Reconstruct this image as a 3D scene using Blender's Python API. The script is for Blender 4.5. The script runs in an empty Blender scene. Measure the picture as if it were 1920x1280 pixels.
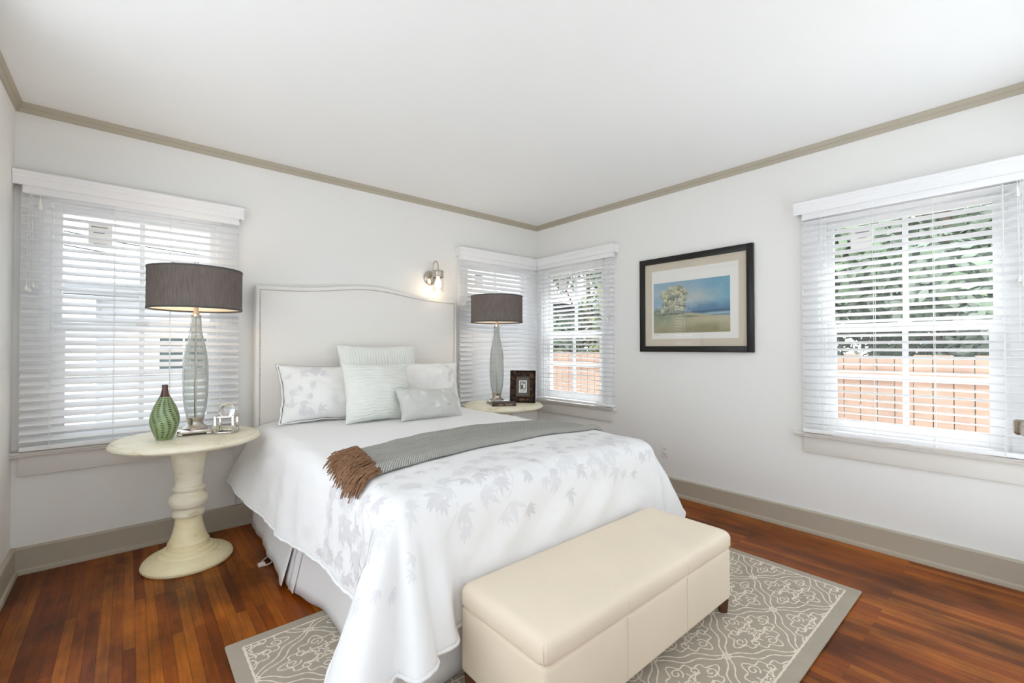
import bpy, bmesh, math, random
import numpy as np
from mathutils import Vector, Matrix, noise

sc = bpy.context.scene
COL = sc.collection
rnd = random.Random(11)

# ------------------------------------------------------------------ camera
FPX = 838.268
cam_d = bpy.data.cameras.new('camera')
cam = bpy.data.objects.new('camera', cam_d)
COL.objects.link(cam)
sc.camera = cam
cam_d.sensor_width = 36.0
cam_d.lens = FPX / 1920 * 36.0
cam_d.clip_start = 0.02
_yaw, _pit, _rol = math.radians(49.39696), math.radians(0.68986), math.radians(-0.04454)
_F = Vector((math.cos(_yaw)*math.cos(_pit), math.sin(_yaw)*math.cos(_pit), math.sin(_pit)))
_R = Vector((math.sin(_yaw), -math.cos(_yaw), 0))
_U = _R.cross(_F)
_R2 = math.cos(_rol)*_R + math.sin(_rol)*_U
_U2 = -math.sin(_rol)*_R + math.cos(_rol)*_U
cam.matrix_world = Matrix(((_R2.x, _U2.x, -_F.x, -3.33973), (_R2.y, _U2.y, -_F.y, -3.48413),
                           (_R2.z, _U2.z, -_F.z, 1.19129), (0, 0, 0, 1)))

# ------------------------------------------------------------------ light
world = bpy.data.worlds.new('overcast_sky')
sc.world = world
world.use_nodes = True
wn = world.node_tree
wbg = wn.nodes['Background']
wtc = wn.nodes.new('ShaderNodeTexCoord')
wsep = wn.nodes.new('ShaderNodeSeparateXYZ')
wramp = wn.nodes.new('ShaderNodeValToRGB')
wn.links.new(wtc.outputs['Generated'], wsep.inputs[0])
wn.links.new(wsep.outputs['Z'], wramp.inputs[0])
wramp.color_ramp.elements[0].position = 0.0
wramp.color_ramp.elements[0].color = (0.96, 0.985, 1.0, 1)
wramp.color_ramp.elements[1].position = 0.75
wramp.color_ramp.elements[1].color = (0.82, 0.91, 1.0, 1)
wn.links.new(wramp.outputs[0], wbg.inputs['Color'])
wbg.inputs['Strength'].default_value = 3.05
sun_d = bpy.data.lights.new('sun', 'SUN')
sun_d.energy = 10.5
sun_d.angle = math.radians(2)
sun_d.color = (0.955, 0.975, 1.0)
sun = bpy.data.objects.new('sun', sun_d)
COL.objects.link(sun)
sun.rotation_euler = (0, math.radians(29), 0)      # high in the east: the slats of the right-hand blinds stop it

sc.view_settings.view_transform = 'Standard'
sc.view_settings.look = 'None'
sc.view_settings.gamma = 1.0
sc.view_settings.use_curve_mapping = False
sc.view_settings.exposure = -0.15
sc.cycles.use_denoising = True
sc.cycles.max_bounces = 14
sc.cycles.diffuse_bounces = 8
sc.cycles.transmission_bounces = 10
sc.cycles.transparent_max_bounces = 16
sc.cycles.sample_clamp_indirect = 6.0
sc.cycles.caustics_reflective = False
sc.cycles.caustics_refractive = False

# ------------------------------------------------------------------ materials
def srgb(r, g, b):
    f = lambda c: (c/255/12.92) if c/255 <= 0.04045 else ((c/255+0.055)/1.055)**2.4
    return (f(r), f(g), f(b), 1.0)

def lnk(nt, a, b): nt.links.new(a, b)

def mat(name, col, rough=0.6, metal=0.0, spec=0.5, bump=None, var=None, **kw):
    """col: linear rgba. bump=(scale,strength,distance). var=(scale,amount): mottling of the base colour."""
    m = bpy.data.materials.new(name)
    m.use_nodes = True
    nt = m.node_tree
    p = nt.nodes['Principled BSDF']
    p.inputs['Base Color'].default_value = col
    p.inputs['Roughness'].default_value = rough
    p.inputs['Metallic'].default_value = metal
    p.inputs['Specular IOR Level'].default_value = spec
    for k, v in kw.items():
        p.inputs[k].default_value = v
    geo = None
    if bump or var:
        tc = nt.nodes.new('ShaderNodeTexCoord')
        geo = tc.outputs['Object']
    if var:
        n = nt.nodes.new('ShaderNodeTexNoise')
        n.inputs['Scale'].default_value = var[0]
        n.inputs['Detail'].default_value = 5
        lnk(nt, geo, n.inputs['Vector'])
        r = nt.nodes.new('ShaderNodeValToRGB')
        r.color_ramp.elements[0].position = 0.3
        r.color_ramp.elements[1].position = 0.7
        c0 = var[2] if len(var) > 2 else tuple(c*(1-var[1]) for c in col[:3]) + (1,)
        r.color_ramp.elements[0].color = c0
        r.color_ramp.elements[1].color = col
        lnk(nt, n.outputs['Fac'], r.inputs[0])
        lnk(nt, r.outputs[0], p.inputs['Base Color'])
    if bump:
        n = nt.nodes.new('ShaderNodeTexNoise')
        n.inputs['Scale'].default_value = bump[0]
        n.inputs['Detail'].default_value = 3
        lnk(nt, geo, n.inputs['Vector'])
        b = nt.nodes.new('ShaderNodeBump')
        b.inputs['Strength'].default_value = bump[1]
        b.inputs['Distance'].default_value = bump[2]
        lnk(nt, n.outputs['Fac'], b.inputs['Height'])
        lnk(nt, b.outputs[0], p.inputs['Normal'])
    return m

M = {}
M['wall'] = mat('wall_paint', srgb(236, 235, 232), 0.85, spec=0.2, bump=(60, 0.05, 0.002))
M['ceiling'] = mat('ceiling_paint', srgb(244, 244, 243), 0.9, spec=0.15)
M['trim'] = mat('taupe_trim_paint', srgb(180, 171, 154), 0.45, spec=0.4, bump=(9, 0.04, 0.004))
M['white_trim'] = mat('white_window_paint', srgb(240, 240, 240), 0.4, spec=0.4)
M['sill_paint'] = mat('sill_paint', srgb(226, 222, 216), 0.45, spec=0.4)
M['blind'] = mat('blind_white', srgb(238, 238, 239), 0.4, spec=0.4)
M['cord'] = mat('blind_cord', srgb(235, 235, 232), 0.8)
M['black_gap'] = mat('dark_plastic_and_gap_shade', srgb(30, 30, 30), 0.6)  # easel back; also stands for shade in the open valance end
M['nickel'] = mat('brushed_nickel', srgb(196, 188, 178), 0.28, 1.0, bump=(300, 0.05, 0.0005))
M['chrome'] = mat('polished_nickel', srgb(214, 208, 202), 0.1, 1.0)
M['brown_metal'] = mat('bronze_lever', srgb(172, 160, 146), 0.25, 1.0)
M['white_plastic'] = mat('white_plastic', srgb(232, 230, 226), 0.35)
M['slot'] = mat('dark_slot', srgb(45, 42, 40), 0.6)
M['headboard'] = mat('white_linen', srgb(236, 233, 228), 0.9, spec=0.15, bump=(700, 0.15, 0.001))
M['duvet'] = mat('white_cotton', srgb(234, 233, 233), 0.85, spec=0.15, bump=(18, 0.25, 0.006), **{'Sheen Weight': 0.15})
M['leaf_thread'] = mat('grey_leaf_thread', srgb(224, 223, 224), 0.6, spec=0.3)
M['leaf_dark'] = mat('grey_leaf_thread_dense', srgb(217, 215, 217), 0.55, spec=0.3)
M['skirt'] = mat('skirt_cotton', srgb(230, 228, 227), 0.9, spec=0.1, bump=(25, 0.15, 0.004))
M['mattress'] = mat('mattress_ticking', srgb(225, 224, 222), 0.9)
M['sham'] = mat('sham_cotton', srgb(240, 239, 237), 0.85, spec=0.15, bump=(30, 0.2, 0.004))
M['piping_grey'] = mat('grey_piping', srgb(186, 186, 184), 0.8)
M['ribbed'] = mat('pale_green_ribbed', srgb(229, 231, 225), 0.9, spec=0.12)
M['lumbar'] = mat('silver_grey_satin', srgb(205, 205, 201), 0.6, spec=0.3, bump=(40, 0.12, 0.003))
M['white_leaf'] = mat('white_leaf_thread', srgb(226, 227, 221), 0.6)
M['bench'] = mat('cream_linen', srgb(233, 218, 197), 0.85, spec=0.2, bump=(500, 0.12, 0.0008), var=(3.5, 0.06))
M['bench_leg'] = mat('dark_walnut', srgb(88, 52, 32), 0.4)
M['vase_green'] = mat('green_glaze', srgb(142, 164, 114), 0.18, spec=0.6, var=(16, 0.18), **{'Coat Weight': 0.4})
M['vase_dark'] = mat('brown_black_glaze', srgb(42, 32, 26), 0.3)
M['vase_neck'] = mat('chestnut_glaze', srgb(94, 56, 42), 0.2, var=(30, 0.35), **{'Coat Weight': 0.4})
M['shade_inner'] = mat('shade_lining', srgb(238, 228, 212), 0.8)
M['band'] = mat('shade_band', srgb(84, 82, 80), 0.75)
M['bulb'] = mat('lit_bulb', (1, 0.85, 0.6, 1), 0.4)
M['frame_black'] = mat('black_frame', srgb(24, 22, 21), 0.35, spec=0.4)
M['mat_board'] = mat('beige_mat', srgb(214, 203, 184), 0.9)
M['paper'] = mat('print_paper', srgb(240, 238, 233), 0.85)
M['book_cloth'] = mat('dark_brown_cloth', srgb(74, 60, 56), 0.7)
M['book_pages'] = mat('book_pages', srgb(220, 210, 190), 0.9)
M['gold'] = mat('gold_foil', srgb(222, 200, 160), 0.4)
M['grey_mat'] = mat('grey_mat', srgb(104, 100, 98), 0.9)
M['frame_fillet'] = mat('bronze_fillet', srgb(110, 84, 62), 0.35, 0.5)
M['ink'] = mat('faded_ink', srgb(150, 150, 152), 0.9)
M['fringe'] = mat('brown_wool', srgb(158, 120, 92), 0.9, spec=0.1, var=(60, 0.45))
M['rug_line'] = mat('rug_ivory_yarn', srgb(222, 211, 195), 0.95, spec=0.05, bump=(260, 0.4, 0.002))
M['fence'] = mat('cedar_fence', srgb(206, 172, 150), 0.8, var=(3, 0.25))
M['ground'] = mat('concrete_ground', srgb(214, 212, 208), 0.9, var=(2, 0.12))
M['bounce_slab'] = mat('pale_bounce_slab', srgb(232, 232, 232), 0.9)  # surface of the added light-bouncing slab
M['bounce_wall_paint'] = mat('pale_bounce_wall', srgb(214, 214, 214), 0.9)  # surface of the added light-bouncing wall
M['house'] = mat('white_siding', srgb(214, 216, 218), 0.8)
M['house_dark'] = mat('dark_eave', srgb(60, 64, 66), 0.8)
M['roof'] = mat('pale_roof', srgb(150, 150, 150), 0.85)
M['dark_pane'] = mat('dark_window_glass', srgb(70, 82, 84), 0.15, spec=0.6)
M['bark'] = mat('bark', srgb(120, 100, 84), 0.9)
M['leaf_a'] = mat('green_leaves', srgb(158, 178, 146), 0.6, var=(1.2, 0.5))
M['leaf_b'] = mat('grey_green_leaves', srgb(174, 186, 168), 0.6, var=(1.2, 0.45))
M['leaf_c'] = mat('yellow_green_leaves', srgb(172, 178, 118), 0.6, var=(1.2, 0.3))
M['wire'] = mat('black_wire', srgb(70, 74, 78), 0.7)
M['plug'] = mat('pale_plug', srgb(214, 196, 190), 0.6)

# cream table: painted wood with rubbed brown wear
def mat_cream(name='cream_distressed_paint', c0=(192, 176, 142), c1=(226, 218, 192), c2=(232, 226, 206)):
    m = mat(name, srgb(221, 212, 182), 0.5, spec=0.35)
    nt = m.node_tree; p = nt.nodes['Principled BSDF']
    tc = nt.nodes.new('ShaderNodeTexCoord')
    mp = nt.nodes.new('ShaderNodeMapping'); mp.inputs['Scale'].default_value = (6, 6, 14)
    n = nt.nodes.new('ShaderNodeTexNoise'); n.inputs['Scale'].default_value = 1.6; n.inputs['Detail'].default_value = 8; n.inputs['Roughness'].default_value = 0.65
    lnk(nt, tc.outputs['Object'], mp.inputs[0]); lnk(nt, mp.outputs[0], n.inputs['Vector'])
    r = nt.nodes.new('ShaderNodeValToRGB')
    e = r.color_ramp.elements
    e[0].position = 0.27; e[0].color = srgb(*c0)
    e[1].position = 0.58; e[1].color = srgb(*c2)
    x = e.new(0.41); x.color = srgb(*c1)
    lnk(nt, n.outputs['Fac'], r.inputs[0]); lnk(nt, r.outputs[0], p.inputs['Base Color'])
    return m
M['cream'] = mat_cream()
M['cream_yellow'] = mat_cream('yellowed_cream_paint', (214, 196, 146), (238, 224, 180), (243, 231, 192))

def mat_floor():
    m = mat('oak_strip_floor', (0.2, 0.1, 0.04, 1), 0.3, spec=0.22)
    nt = m.node_tree; p = nt.nodes['Principled BSDF']
    g = nt.nodes.new('ShaderNodeNewGeometry')
    mp = nt.nodes.new('ShaderNodeMapping'); mp.inputs['Rotation'].default_value = (0, 0, math.radians(90))
    lnk(nt, g.outputs['Position'], mp.inputs[0])
    br = nt.nodes.new('ShaderNodeTexBrick')
    br.offset = 0.37; br.offset_frequency = 2; br.squash = 1.0
    br.inputs['Color1'].default_value = (0, 0, 0, 1); br.inputs['Color2'].default_value = (1, 1, 1, 1)
    br.inputs['Mortar'].default_value = (0.5, 0.5, 0.5, 1)
    br.inputs['Scale'].default_value = 1.0
    br.inputs['Mortar Size'].default_value = 0.0009
    br.inputs['Mortar Smooth'].default_value = 0.3
    br.inputs['Brick Width'].default_value = 1.15
    br.inputs['Row Height'].default_value = 0.0385
    lnk(nt, mp.outputs[0], br.inputs['Vector'])
    ramp = nt.nodes.new('ShaderNodeValToRGB')
    e = ramp.color_ramp.elements
    e[0].position = 0.0; e[0].color = srgb(120, 56, 12)
    e[1].position = 1.0; e[1].color = srgb(166, 93, 23)
    x = e.new(0.45); x.color = srgb(142, 70, 14)
    lnk(nt, br.outputs['Color'], ramp.inputs[0])
    # grain along Y
    mg = nt.nodes.new('ShaderNodeMapping'); mg.inputs['Scale'].default_value = (90, 3.2, 1)
    lnk(nt, g.outputs['Position'], mg.inputs[0])
    ng = nt.nodes.new('ShaderNodeTexNoise'); ng.inputs['Scale'].default_value = 1.0; ng.inputs['Detail'].default_value = 6
    lnk(nt, mg.outputs[0], ng.inputs['Vector'])
    rg = nt.nodes.new('ShaderNodeMapRange'); rg.inputs[1].default_value = 0.3; rg.inputs[2].default_value = 0.7; rg.inputs[3].default_value = 0.72; rg.inputs[4].default_value = 1.18
    lnk(nt, ng.outputs['Fac'], rg.inputs[0])
    # worn dark blotches
    ms = nt.nodes.new('ShaderNodeMapping'); ms.inputs['Scale'].default_value = (4.2, 1.9, 1)
    lnk(nt, g.outputs['Position'], ms.inputs[0])
    ns = nt.nodes.new('ShaderNodeTexNoise'); ns.inputs['Scale'].default_value = 1.0; ns.inputs['Detail'].default_value = 7; ns.inputs['Roughness'].default_value = 0.62
    lnk(nt, ms.outputs[0], ns.inputs['Vector'])
    rs = nt.nodes.new('ShaderNodeMapRange'); rs.inputs[1].default_value = 0.36; rs.inputs[2].default_value = 0.60; rs.inputs[3].default_value = 0.38; rs.inputs[4].default_value = 1.1
    lnk(nt, ns.outputs['Fac'], rs.inputs[0])
    mu = nt.nodes.new('ShaderNodeMath'); mu.operation = 'MULTIPLY'
    lnk(nt, rg.outputs[0], mu.inputs[0]); lnk(nt, rs.outputs[0], mu.inputs[1])
    # seams darken
    se = nt.nodes.new('ShaderNodeMapRange'); se.inputs[3].default_value = 1.0; se.inputs[4].default_value = 0.35
    lnk(nt, br.outputs['Fac'], se.inputs[0])
    mu2 = nt.nodes.new('ShaderNodeMath'); mu2.operation = 'MULTIPLY'
    lnk(nt, mu.outputs[0], mu2.inputs[0]); lnk(nt, se.outputs[0], mu2.inputs[1])
    vm = nt.nodes.new('ShaderNodeVectorMath'); vm.operation = 'SCALE'
    lnk(nt, ramp.outputs[0], vm.inputs[0]); lnk(nt, mu2.outputs[0], vm.inputs['Scale'])
    lnk(nt, vm.outputs[0], p.inputs['Base Color'])
    rr = nt.nodes.new('ShaderNodeMapRange'); rr.inputs[3].default_value = 0.42; rr.inputs[4].default_value = 0.26
    lnk(nt, ns.outputs['Fac'], rr.inputs[0]); lnk(nt, rr.outputs[0], p.inputs['Roughness'])
    bp = nt.nodes.new('ShaderNodeBump'); bp.inputs['Strength'].default_value = 0.25; bp.inputs['Distance'].default_value = 0.002; bp.invert = True
    lnk(nt, br.outputs['Fac'], bp.inputs['Height']); lnk(nt, bp.outputs[0], p.inputs['Normal'])
    return m
M['floor'] = mat_floor()

def mat_rug():
    m = mat('rug_grey_wool', srgb(174, 163, 147), 0.95, spec=0.05, var=(7, 0.12))
    nt = m.node_tree; p = nt.nodes['Principled BSDF']
    tc = nt.nodes.new('ShaderNodeTexCoord')
    n = nt.nodes.new('ShaderNodeTexNoise'); n.inputs['Scale'].default_value = 220; n.inputs['Detail'].default_value = 2
    lnk(nt, tc.outputs['Object'], n.inputs['Vector'])
    b = nt.nodes.new('ShaderNodeBump'); b.inputs['Strength'].default_value = 0.6; b.inputs['Distance'].default_value = 0.004
    lnk(nt, n.outputs['Fac'], b.inputs['Height']); lnk(nt, b.outputs[0], p.inputs['Normal'])
    return m
M['rug'] = mat_rug()

def mat_shade():
    m = bpy.data.materials.new('taupe_shade_fabric'); m.use_nodes = True
    nt = m.node_tree; p = nt.nodes['Principled BSDF']
    p.inputs['Roughness'].default_value = 0.85; p.inputs['Specular IOR Level'].default_value = 0.15
    tc = nt.nodes.new('ShaderNodeTexCoord')
    mp = nt.nodes.new('ShaderNodeMapping'); mp.inputs['Scale'].default_value = (260, 260, 16)
    n = nt.nodes.new('ShaderNodeTexNoise'); n.inputs['Scale'].default_value = 1; n.inputs['Detail'].default_value = 4
    lnk(nt, tc.outputs['Object'], mp.inputs[0]); lnk(nt, mp.outputs[0], n.inputs['Vector'])
    r = nt.nodes.new('ShaderNodeValToRGB')
    r.color_ramp.elements[0].position = 0.3; r.color_ramp.elements[0].color = srgb(106, 98, 93)
    r.color_ramp.elements[1].position = 0.72; r.color_ramp.elements[1].color = srgb(136, 126, 120)
    lnk(nt, n.outputs['Fac'], r.inputs[0]); lnk(nt, r.outputs[0], p.inputs['Base Color'])
    t = nt.nodes.new('ShaderNodeBsdfTranslucent'); t.inputs['Color'].default_value = srgb(150, 112, 86)
    mx = nt.nodes.new('ShaderNodeMixShader'); mx.inputs[0].default_value = 0.16
    out = nt.nodes['Material Output']
    lnk(nt, p.outputs[0], mx.inputs[1]); lnk(nt, t.outputs[0], mx.inputs[2]); lnk(nt, mx.outputs[0], out.inputs[0])
    return m
M['shade'] = mat_shade()

def mat_glass(name, col, rough=0.0, ior=1.45):
    return mat(name, col, rough, 0.0, 0.5, **{'Transmission Weight': 1.0, 'IOR': ior})
M['lamp_glass'] = mat_glass('smoky_lamp_glass', srgb(224, 225, 222), 0.11, 1.22)
M['crystal'] = mat_glass('clear_crystal', (1, 1, 1, 1), 0.0, 1.5)

def mat_pane(name, refl=0.06, col=(1, 1, 1, 1)):
    """thin clear glass: mostly see-through, mirror reflection growing towards grazing angles"""
    m = bpy.data.materials.new(name); m.use_nodes = True
    nt = m.node_tree; nt.nodes.remove(nt.nodes['Principled BSDF'])
    out = nt.nodes['Material Output']
    t = nt.nodes.new('ShaderNodeBsdfTransparent'); t.inputs[0].default_value = col
    g = nt.nodes.new('ShaderNodeBsdfGlossy'); g.inputs['Roughness'].default_value = 0.01
    f = nt.nodes.new('ShaderNodeLayerWeight'); f.inputs['Blend'].default_value = 0.5
    pw = nt.nodes.new('ShaderNodeMath'); pw.operation = 'POWER'; pw.inputs[1].default_value = 5.0
    ma = nt.nodes.new('ShaderNodeMath'); ma.operation = 'MULTIPLY_ADD'; ma.inputs[1].default_value = 0.7; ma.inputs[2].default_value = refl*0.6
    lnk(nt, f.outputs['Facing'], pw.inputs[0]); lnk(nt, pw.outputs[0], ma.inputs[0])
    mx = nt.nodes.new('ShaderNodeMixShader')
    lnk(nt, ma.outputs[0], mx.inputs[0]); lnk(nt, t.outputs[0], mx.inputs[1]); lnk(nt, g.outputs[0], mx.inputs[2])
    lnk(nt, mx.outputs[0], out.inputs[0])
    return m
M['pane'] = mat_pane('window_glass', 0.05, (0.97, 0.98, 0.98, 1))
M['picture_glass'] = mat_pane('picture_glass', 0.06)
M['jar_glass'] = mat_pane('jar_glass', 0.06, (0.96, 0.96, 0.95, 1))

def mat_emit(name, col, s):
    m = bpy.data.materials.new(name); m.use_nodes = True
    p = m.node_tree.nodes['Principled BSDF']
    p.inputs['Base Color'].default_value = col
    p.inputs['Emission Color'].default_value = col
    p.inputs['Emission Strength'].default_value = s
    return m
M['bulb_lit'] = mat_emit('lit_bulb_glass', (1.0, 0.84, 0.64, 1), 6.0)

def mat_vcol(name, rough=0.8):
    m = mat(name, (1, 1, 1, 1), rough, spec=0.2)
    nt = m.node_tree
    a = nt.nodes.new('ShaderNodeVertexColor'); a.layer_name = 'Col'
    lnk(nt, a.outputs[0], nt.nodes['Principled BSDF'].inputs['Base Color'])
    return m
M['painting'] = mat_vcol('painted_landscape')

def mat_tortoise():
    m = mat('tortoise_wood', srgb(60, 38, 26), 0.5, spec=0.2, var=(45, 0.6, srgb(20, 13, 10)))
    r = [n for n in m.node_tree.nodes if n.type == 'VALTORGB'][0]
    r.color_ramp.elements[0].position = 0.42
    r.color_ramp.elements[1].position = 0.72
    r.color_ramp.elements[1].color = srgb(134, 94, 58)
    x = r.color_ramp.elements.new(0.56); x.color = srgb(54, 33, 22)
    return m
M['tortoise'] = mat_tortoise()

def mat_throw():
    """herringbone knit: diagonal ribs that change direction in bands across the blanket (uv in metres)"""
    m = mat('grey_herringbone_knit', srgb(150, 148, 142), 0.95, spec=0.05)
    nt = m.node_tree; p = nt.nodes['Principled BSDF']
    uv = nt.nodes.new('ShaderNodeUVMap')
    sp = nt.nodes.new('ShaderNodeSeparateXYZ'); lnk(nt, uv.outputs[0], sp.inputs[0])
    def mth(op, a, b=None, c=None):
        n = nt.nodes.new('ShaderNodeMath'); n.operation = op
        for i, v in enumerate((a, b, c)):
            if v is None: continue
            if isinstance(v, (int, float)): n.inputs[i].default_value = v
            else: lnk(nt, v, n.inputs[i])
        return n.outputs[0]
    pp = mth('PINGPONG', sp.outputs['Y'], 0.058)
    no = nt.nodes.new('ShaderNodeTexNoise'); no.inputs['Scale'].default_value = 9; lnk(nt, uv.outputs[0], no.inputs['Vector'])
    wob = mth('MULTIPLY', no.outputs['Fac'], 0.02)
    d = mth('ADD', mth('ADD', sp.outputs['X'], mth('MULTIPLY', pp, 0.9)), wob)
    s = mth('SINE', mth('MULTIPLY', d, 2*math.pi/0.0105))
    f = mth('MULTIPLY_ADD', s, 0.5, 0.5)
    n2 = nt.nodes.new('ShaderNodeTexNoise'); n2.inputs['Scale'].default_value = 160; lnk(nt, uv.outputs[0], n2.inputs['Vector'])
    f2 = mth('ADD', f, mth('MULTIPLY_ADD', n2.outputs['Fac'], 0.5, -0.25))
    r = nt.nodes.new('ShaderNodeValToRGB')
    r.color_ramp.elements[0].position = 0.05; r.color_ramp.elements[0].color = srgb(142, 140, 135)
    r.color_ramp.elements[1].position = 0.8; r.color_ramp.elements[1].color = srgb(190, 189, 183)
    lnk(nt, f2, r.inputs[0]); lnk(nt, r.outputs[0], p.inputs['Base Color'])
    b = nt.nodes.new('ShaderNodeBump'); b.inputs['Strength'].default_value = 0.7; b.inputs['Distance'].default_value = 0.004
    lnk(nt, f2, b.inputs['Height']); lnk(nt, b.outputs[0], p.inputs['Normal'])
    return m
M['throw'] = mat_throw()

# ------------------------------------------------------------------ mesh helpers
class MB:
    """collects shapes and links them as ONE mesh object"""
    def __init__(s): s.bm = bmesh.new(); s.X = None
    def _fin(s, geom_verts, mi, X=None):
        fs = {f for v in geom_verts for f in v.link_faces}
        for f in fs: f.material_index = mi
        X = X or s.X
        if X is not None:
            for v in geom_verts: v.co = X(v.co) if callable(X) else X @ v.co
    def box(s, x0, x1, y0, y1, z0, z1, bev=0.0, seg=2, mi=0, X=None):
        b = bmesh.new()
        bmesh.ops.create_cube(b, size=1)
        for v in b.verts:
            v.co = Vector(((x0+x1)/2+v.co.x*(x1-x0), (y0+y1)/2+v.co.y*(y1-y0), (z0+z1)/2+v.co.z*(z1-z0)))
        if bev > 0:
            bmesh.ops.bevel(b, geom=b.edges[:], offset=bev, segments=seg, affect='EDGES', profile=0.5)
        s.merge(b, mi, X); return s
    def merge(s, b, mi=None, X=None):
        X = X or s.X
        vm = {}
        for v in b.verts:
            co = v.co.copy()
            if X is not None: co = X(co) if callable(X) else X @ co
            vm[v] = s.bm.verts.new(co)
        for f in b.faces:
            try: nf = s.bm.faces.new([vm[v] for v in f.verts])
            except ValueError: continue
            nf.material_index = f.material_index if mi is None else mi
        b.free()
    def lathe(s, prof, n=48, c=(0, 0, 0), mi=0, X=None, mod=None, cap=True):
        b = bmesh.new(); rings = []
        for r, z in prof:
            ring = []
            for i in range(n):
                a = 2*math.pi*i/n
                rr = r*(mod(a, z) if mod else 1)
                ring.append(b.verts.new((c[0]+rr*math.cos(a), c[1]+rr*math.sin(a), c[2]+z)))
            rings.append(ring)
        for k in range(len(rings)-1):
            for i in range(n):
                b.faces.new((rings[k][i], rings[k][(i+1) % n], rings[k+1][(i+1) % n], rings[k+1][i]))
        if cap:
            if prof[0][0] > 1e-6: b.faces.new(list(reversed(rings[0])))
            if prof[-1][0] > 1e-6: b.faces.new(rings[-1])
        s.merge(b, mi, X); return s
    def tube(s, pts, r, n=8, mi=0, X=None, cap=True):
        b = bmesh.new(); pts = [Vector(p) for p in pts]
        rr = r if isinstance(r, (list, tuple)) else [r]*len(pts)
        rings = []; up = Vector((0.123, 0.271, 0.95)).normalized()
        prev = None
        for k, p in enumerate(pts):
            t = (pts[min(k+1, len(pts)-1)]-pts[max(k-1, 0)])
            if t.length < 1e-9: t = Vector((0, 0, 1))
            t.normalize()
            a = prev if prev is not None else (up if abs(up.dot(t)) < 0.9 else Vector((1, 0, 0)))
            u = (a-t*a.dot(t)).normalized(); w = t.cross(u); prev = u
            rings.append([b.verts.new(p+(u*math.cos(2*math.pi*i/n)+w*math.sin(2*math.pi*i/n))*rr[k]) for i in range(n)])
        for k in range(len(rings)-1):
            for i in range(n):
                b.faces.new((rings[k][i], rings[k][(i+1) % n], rings[k+1][(i+1) % n], rings[k+1][i]))
        if cap:
            b.faces.new(list(reversed(rings[0]))); b.faces.new(rings[-1])
        s.merge(b, mi, X); return s
    def sphere(s, c, r, mi=0, X=None, u=24, v=14, sc=(1, 1, 1)):
        b = bmesh.new(); bmesh.ops.create_uvsphere(b, u_segments=u, v_segments=v, radius=r)
        for q in b.verts: q.co = Vector((q.co.x*sc[0], q.co.y*sc[1], q.co.z*sc[2]))+Vector(c)
        s.merge(b, mi, X); return s
    def prism(s, prof, u0, u1, mi=0, X=None, m0=0.0, m1=0.0):
        """profile points (d,z) extruded along u; m0/m1 shear the ends by d (mitres)"""
        b = bmesh.new()
        A = [b.verts.new((u0+m0*d, d, z)) for d, z in prof]
        B = [b.verts.new((u1+m1*d, d, z)) for d, z in prof]
        n = len(prof)
        for i in range(n): b.faces.new((A[i], A[(i+1) % n], B[(i+1) % n], B[i]))
        b.faces.new(list(reversed(A))); b.faces.new(B)
        s.merge(b, mi, X); return s
    def grid(s, P, mi=0, closed_u=False):
        """P: array (rows, cols, 3)"""
        R, Cn = P.shape[:2]
        vs = [[s.bm.verts.new(P[j, i]) for i in range(Cn)] for j in range(R)]
        for j in range(R-1):
            for i in range(Cn-1+(1 if closed_u else 0)):
                i2 = (i+1) % Cn
                f = s.bm.faces.new((vs[j][i], vs[j][i2], vs[j+1][i2], vs[j+1][i])); f.material_index = mi
        return vs
    def poly(s, pts, mi=0):
        f = s.bm.faces.new([s.bm.verts.new(p) for p in pts]); f.material_index = mi
    def build(s, name, mats, parent=None, smooth=35, recalc=True):
        if recalc: bmesh.ops.recalc_face_normals(s.bm, faces=s.bm.faces[:])
        me = bpy.data.meshes.new(name)
        s.bm.to_mesh(me); s.bm.free()
        for m in (mats if isinstance(mats, (list, tuple)) else [mats]): me.materials.append(m)
        if smooth:
            me.polygons.foreach_set('use_smooth', [True]*len(me.polygons))
            me.set_sharp_from_angle(angle=math.radians(smooth))
        o = bpy.data.objects.new(name, me)
        COL.objects.link(o)
        if parent: adopt(o, parent)
        return o

def adopt(o, parent):
    """parent without moving: all meshes are written in world coordinates"""
    o.parent = parent
    o.matrix_parent_inverse = world_of(parent).inverted()

def world_of(o):
    m = Matrix.LocRotScale(o.location, o.rotation_euler, o.scale)
    return m if o.parent is None else world_of(o.parent) @ o.matrix_parent_inverse @ m

def thing(name, loc, label=None, cat=None, group=None, kind=None):
    o = bpy.data.objects.new(name, None)
    o.empty_display_size = 0.1
    COL.objects.link(o)
    o.location = loc
    return tag(o, label, cat, group, kind)

def tag(o, label=None, cat=None, group=None, kind=None):
    if label: o['label'] = label
    if cat: o['category'] = cat
    if group: o['group'] = group
    if kind: o['kind'] = kind
    return o

def dup(src, delta, label, group=None, rotz=0.0):
    """a copy of a thing, its parts and their sub-parts, moved as one"""
    r = src.copy(); COL.objects.link(r)
    r.location = src.location + Vector(delta); r.rotation_euler = (0, 0, rotz)
    r['label'] = label
    if group: r['group'] = group
    def rec(a, b):
        for ch in list(a.children):
            c = ch.copy(); COL.objects.link(c); c.parent = b
            c.matrix_parent_inverse = ch.matrix_parent_inverse.copy()
            rec(ch, c)
    rec(src, r)
    return r

# wall frames: u along the wall, d into the room, z up
def XA(v): return Vector((v[0], -v[1], v[2]))              # back wall (y=0): u = x
def XB(v): return Vector((-v[1], v[0], v[2]))              # right wall (x=0): u = y
def XL(v): return Vector((-3.802+v[1], v[0], v[2]))        # left wall
def XF(v): return Vector((v[0], -3.66+v[1], v[2]))         # front wall (behind the camera)

RX, RY, RH = -3.802, -3.66, 2.487

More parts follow.
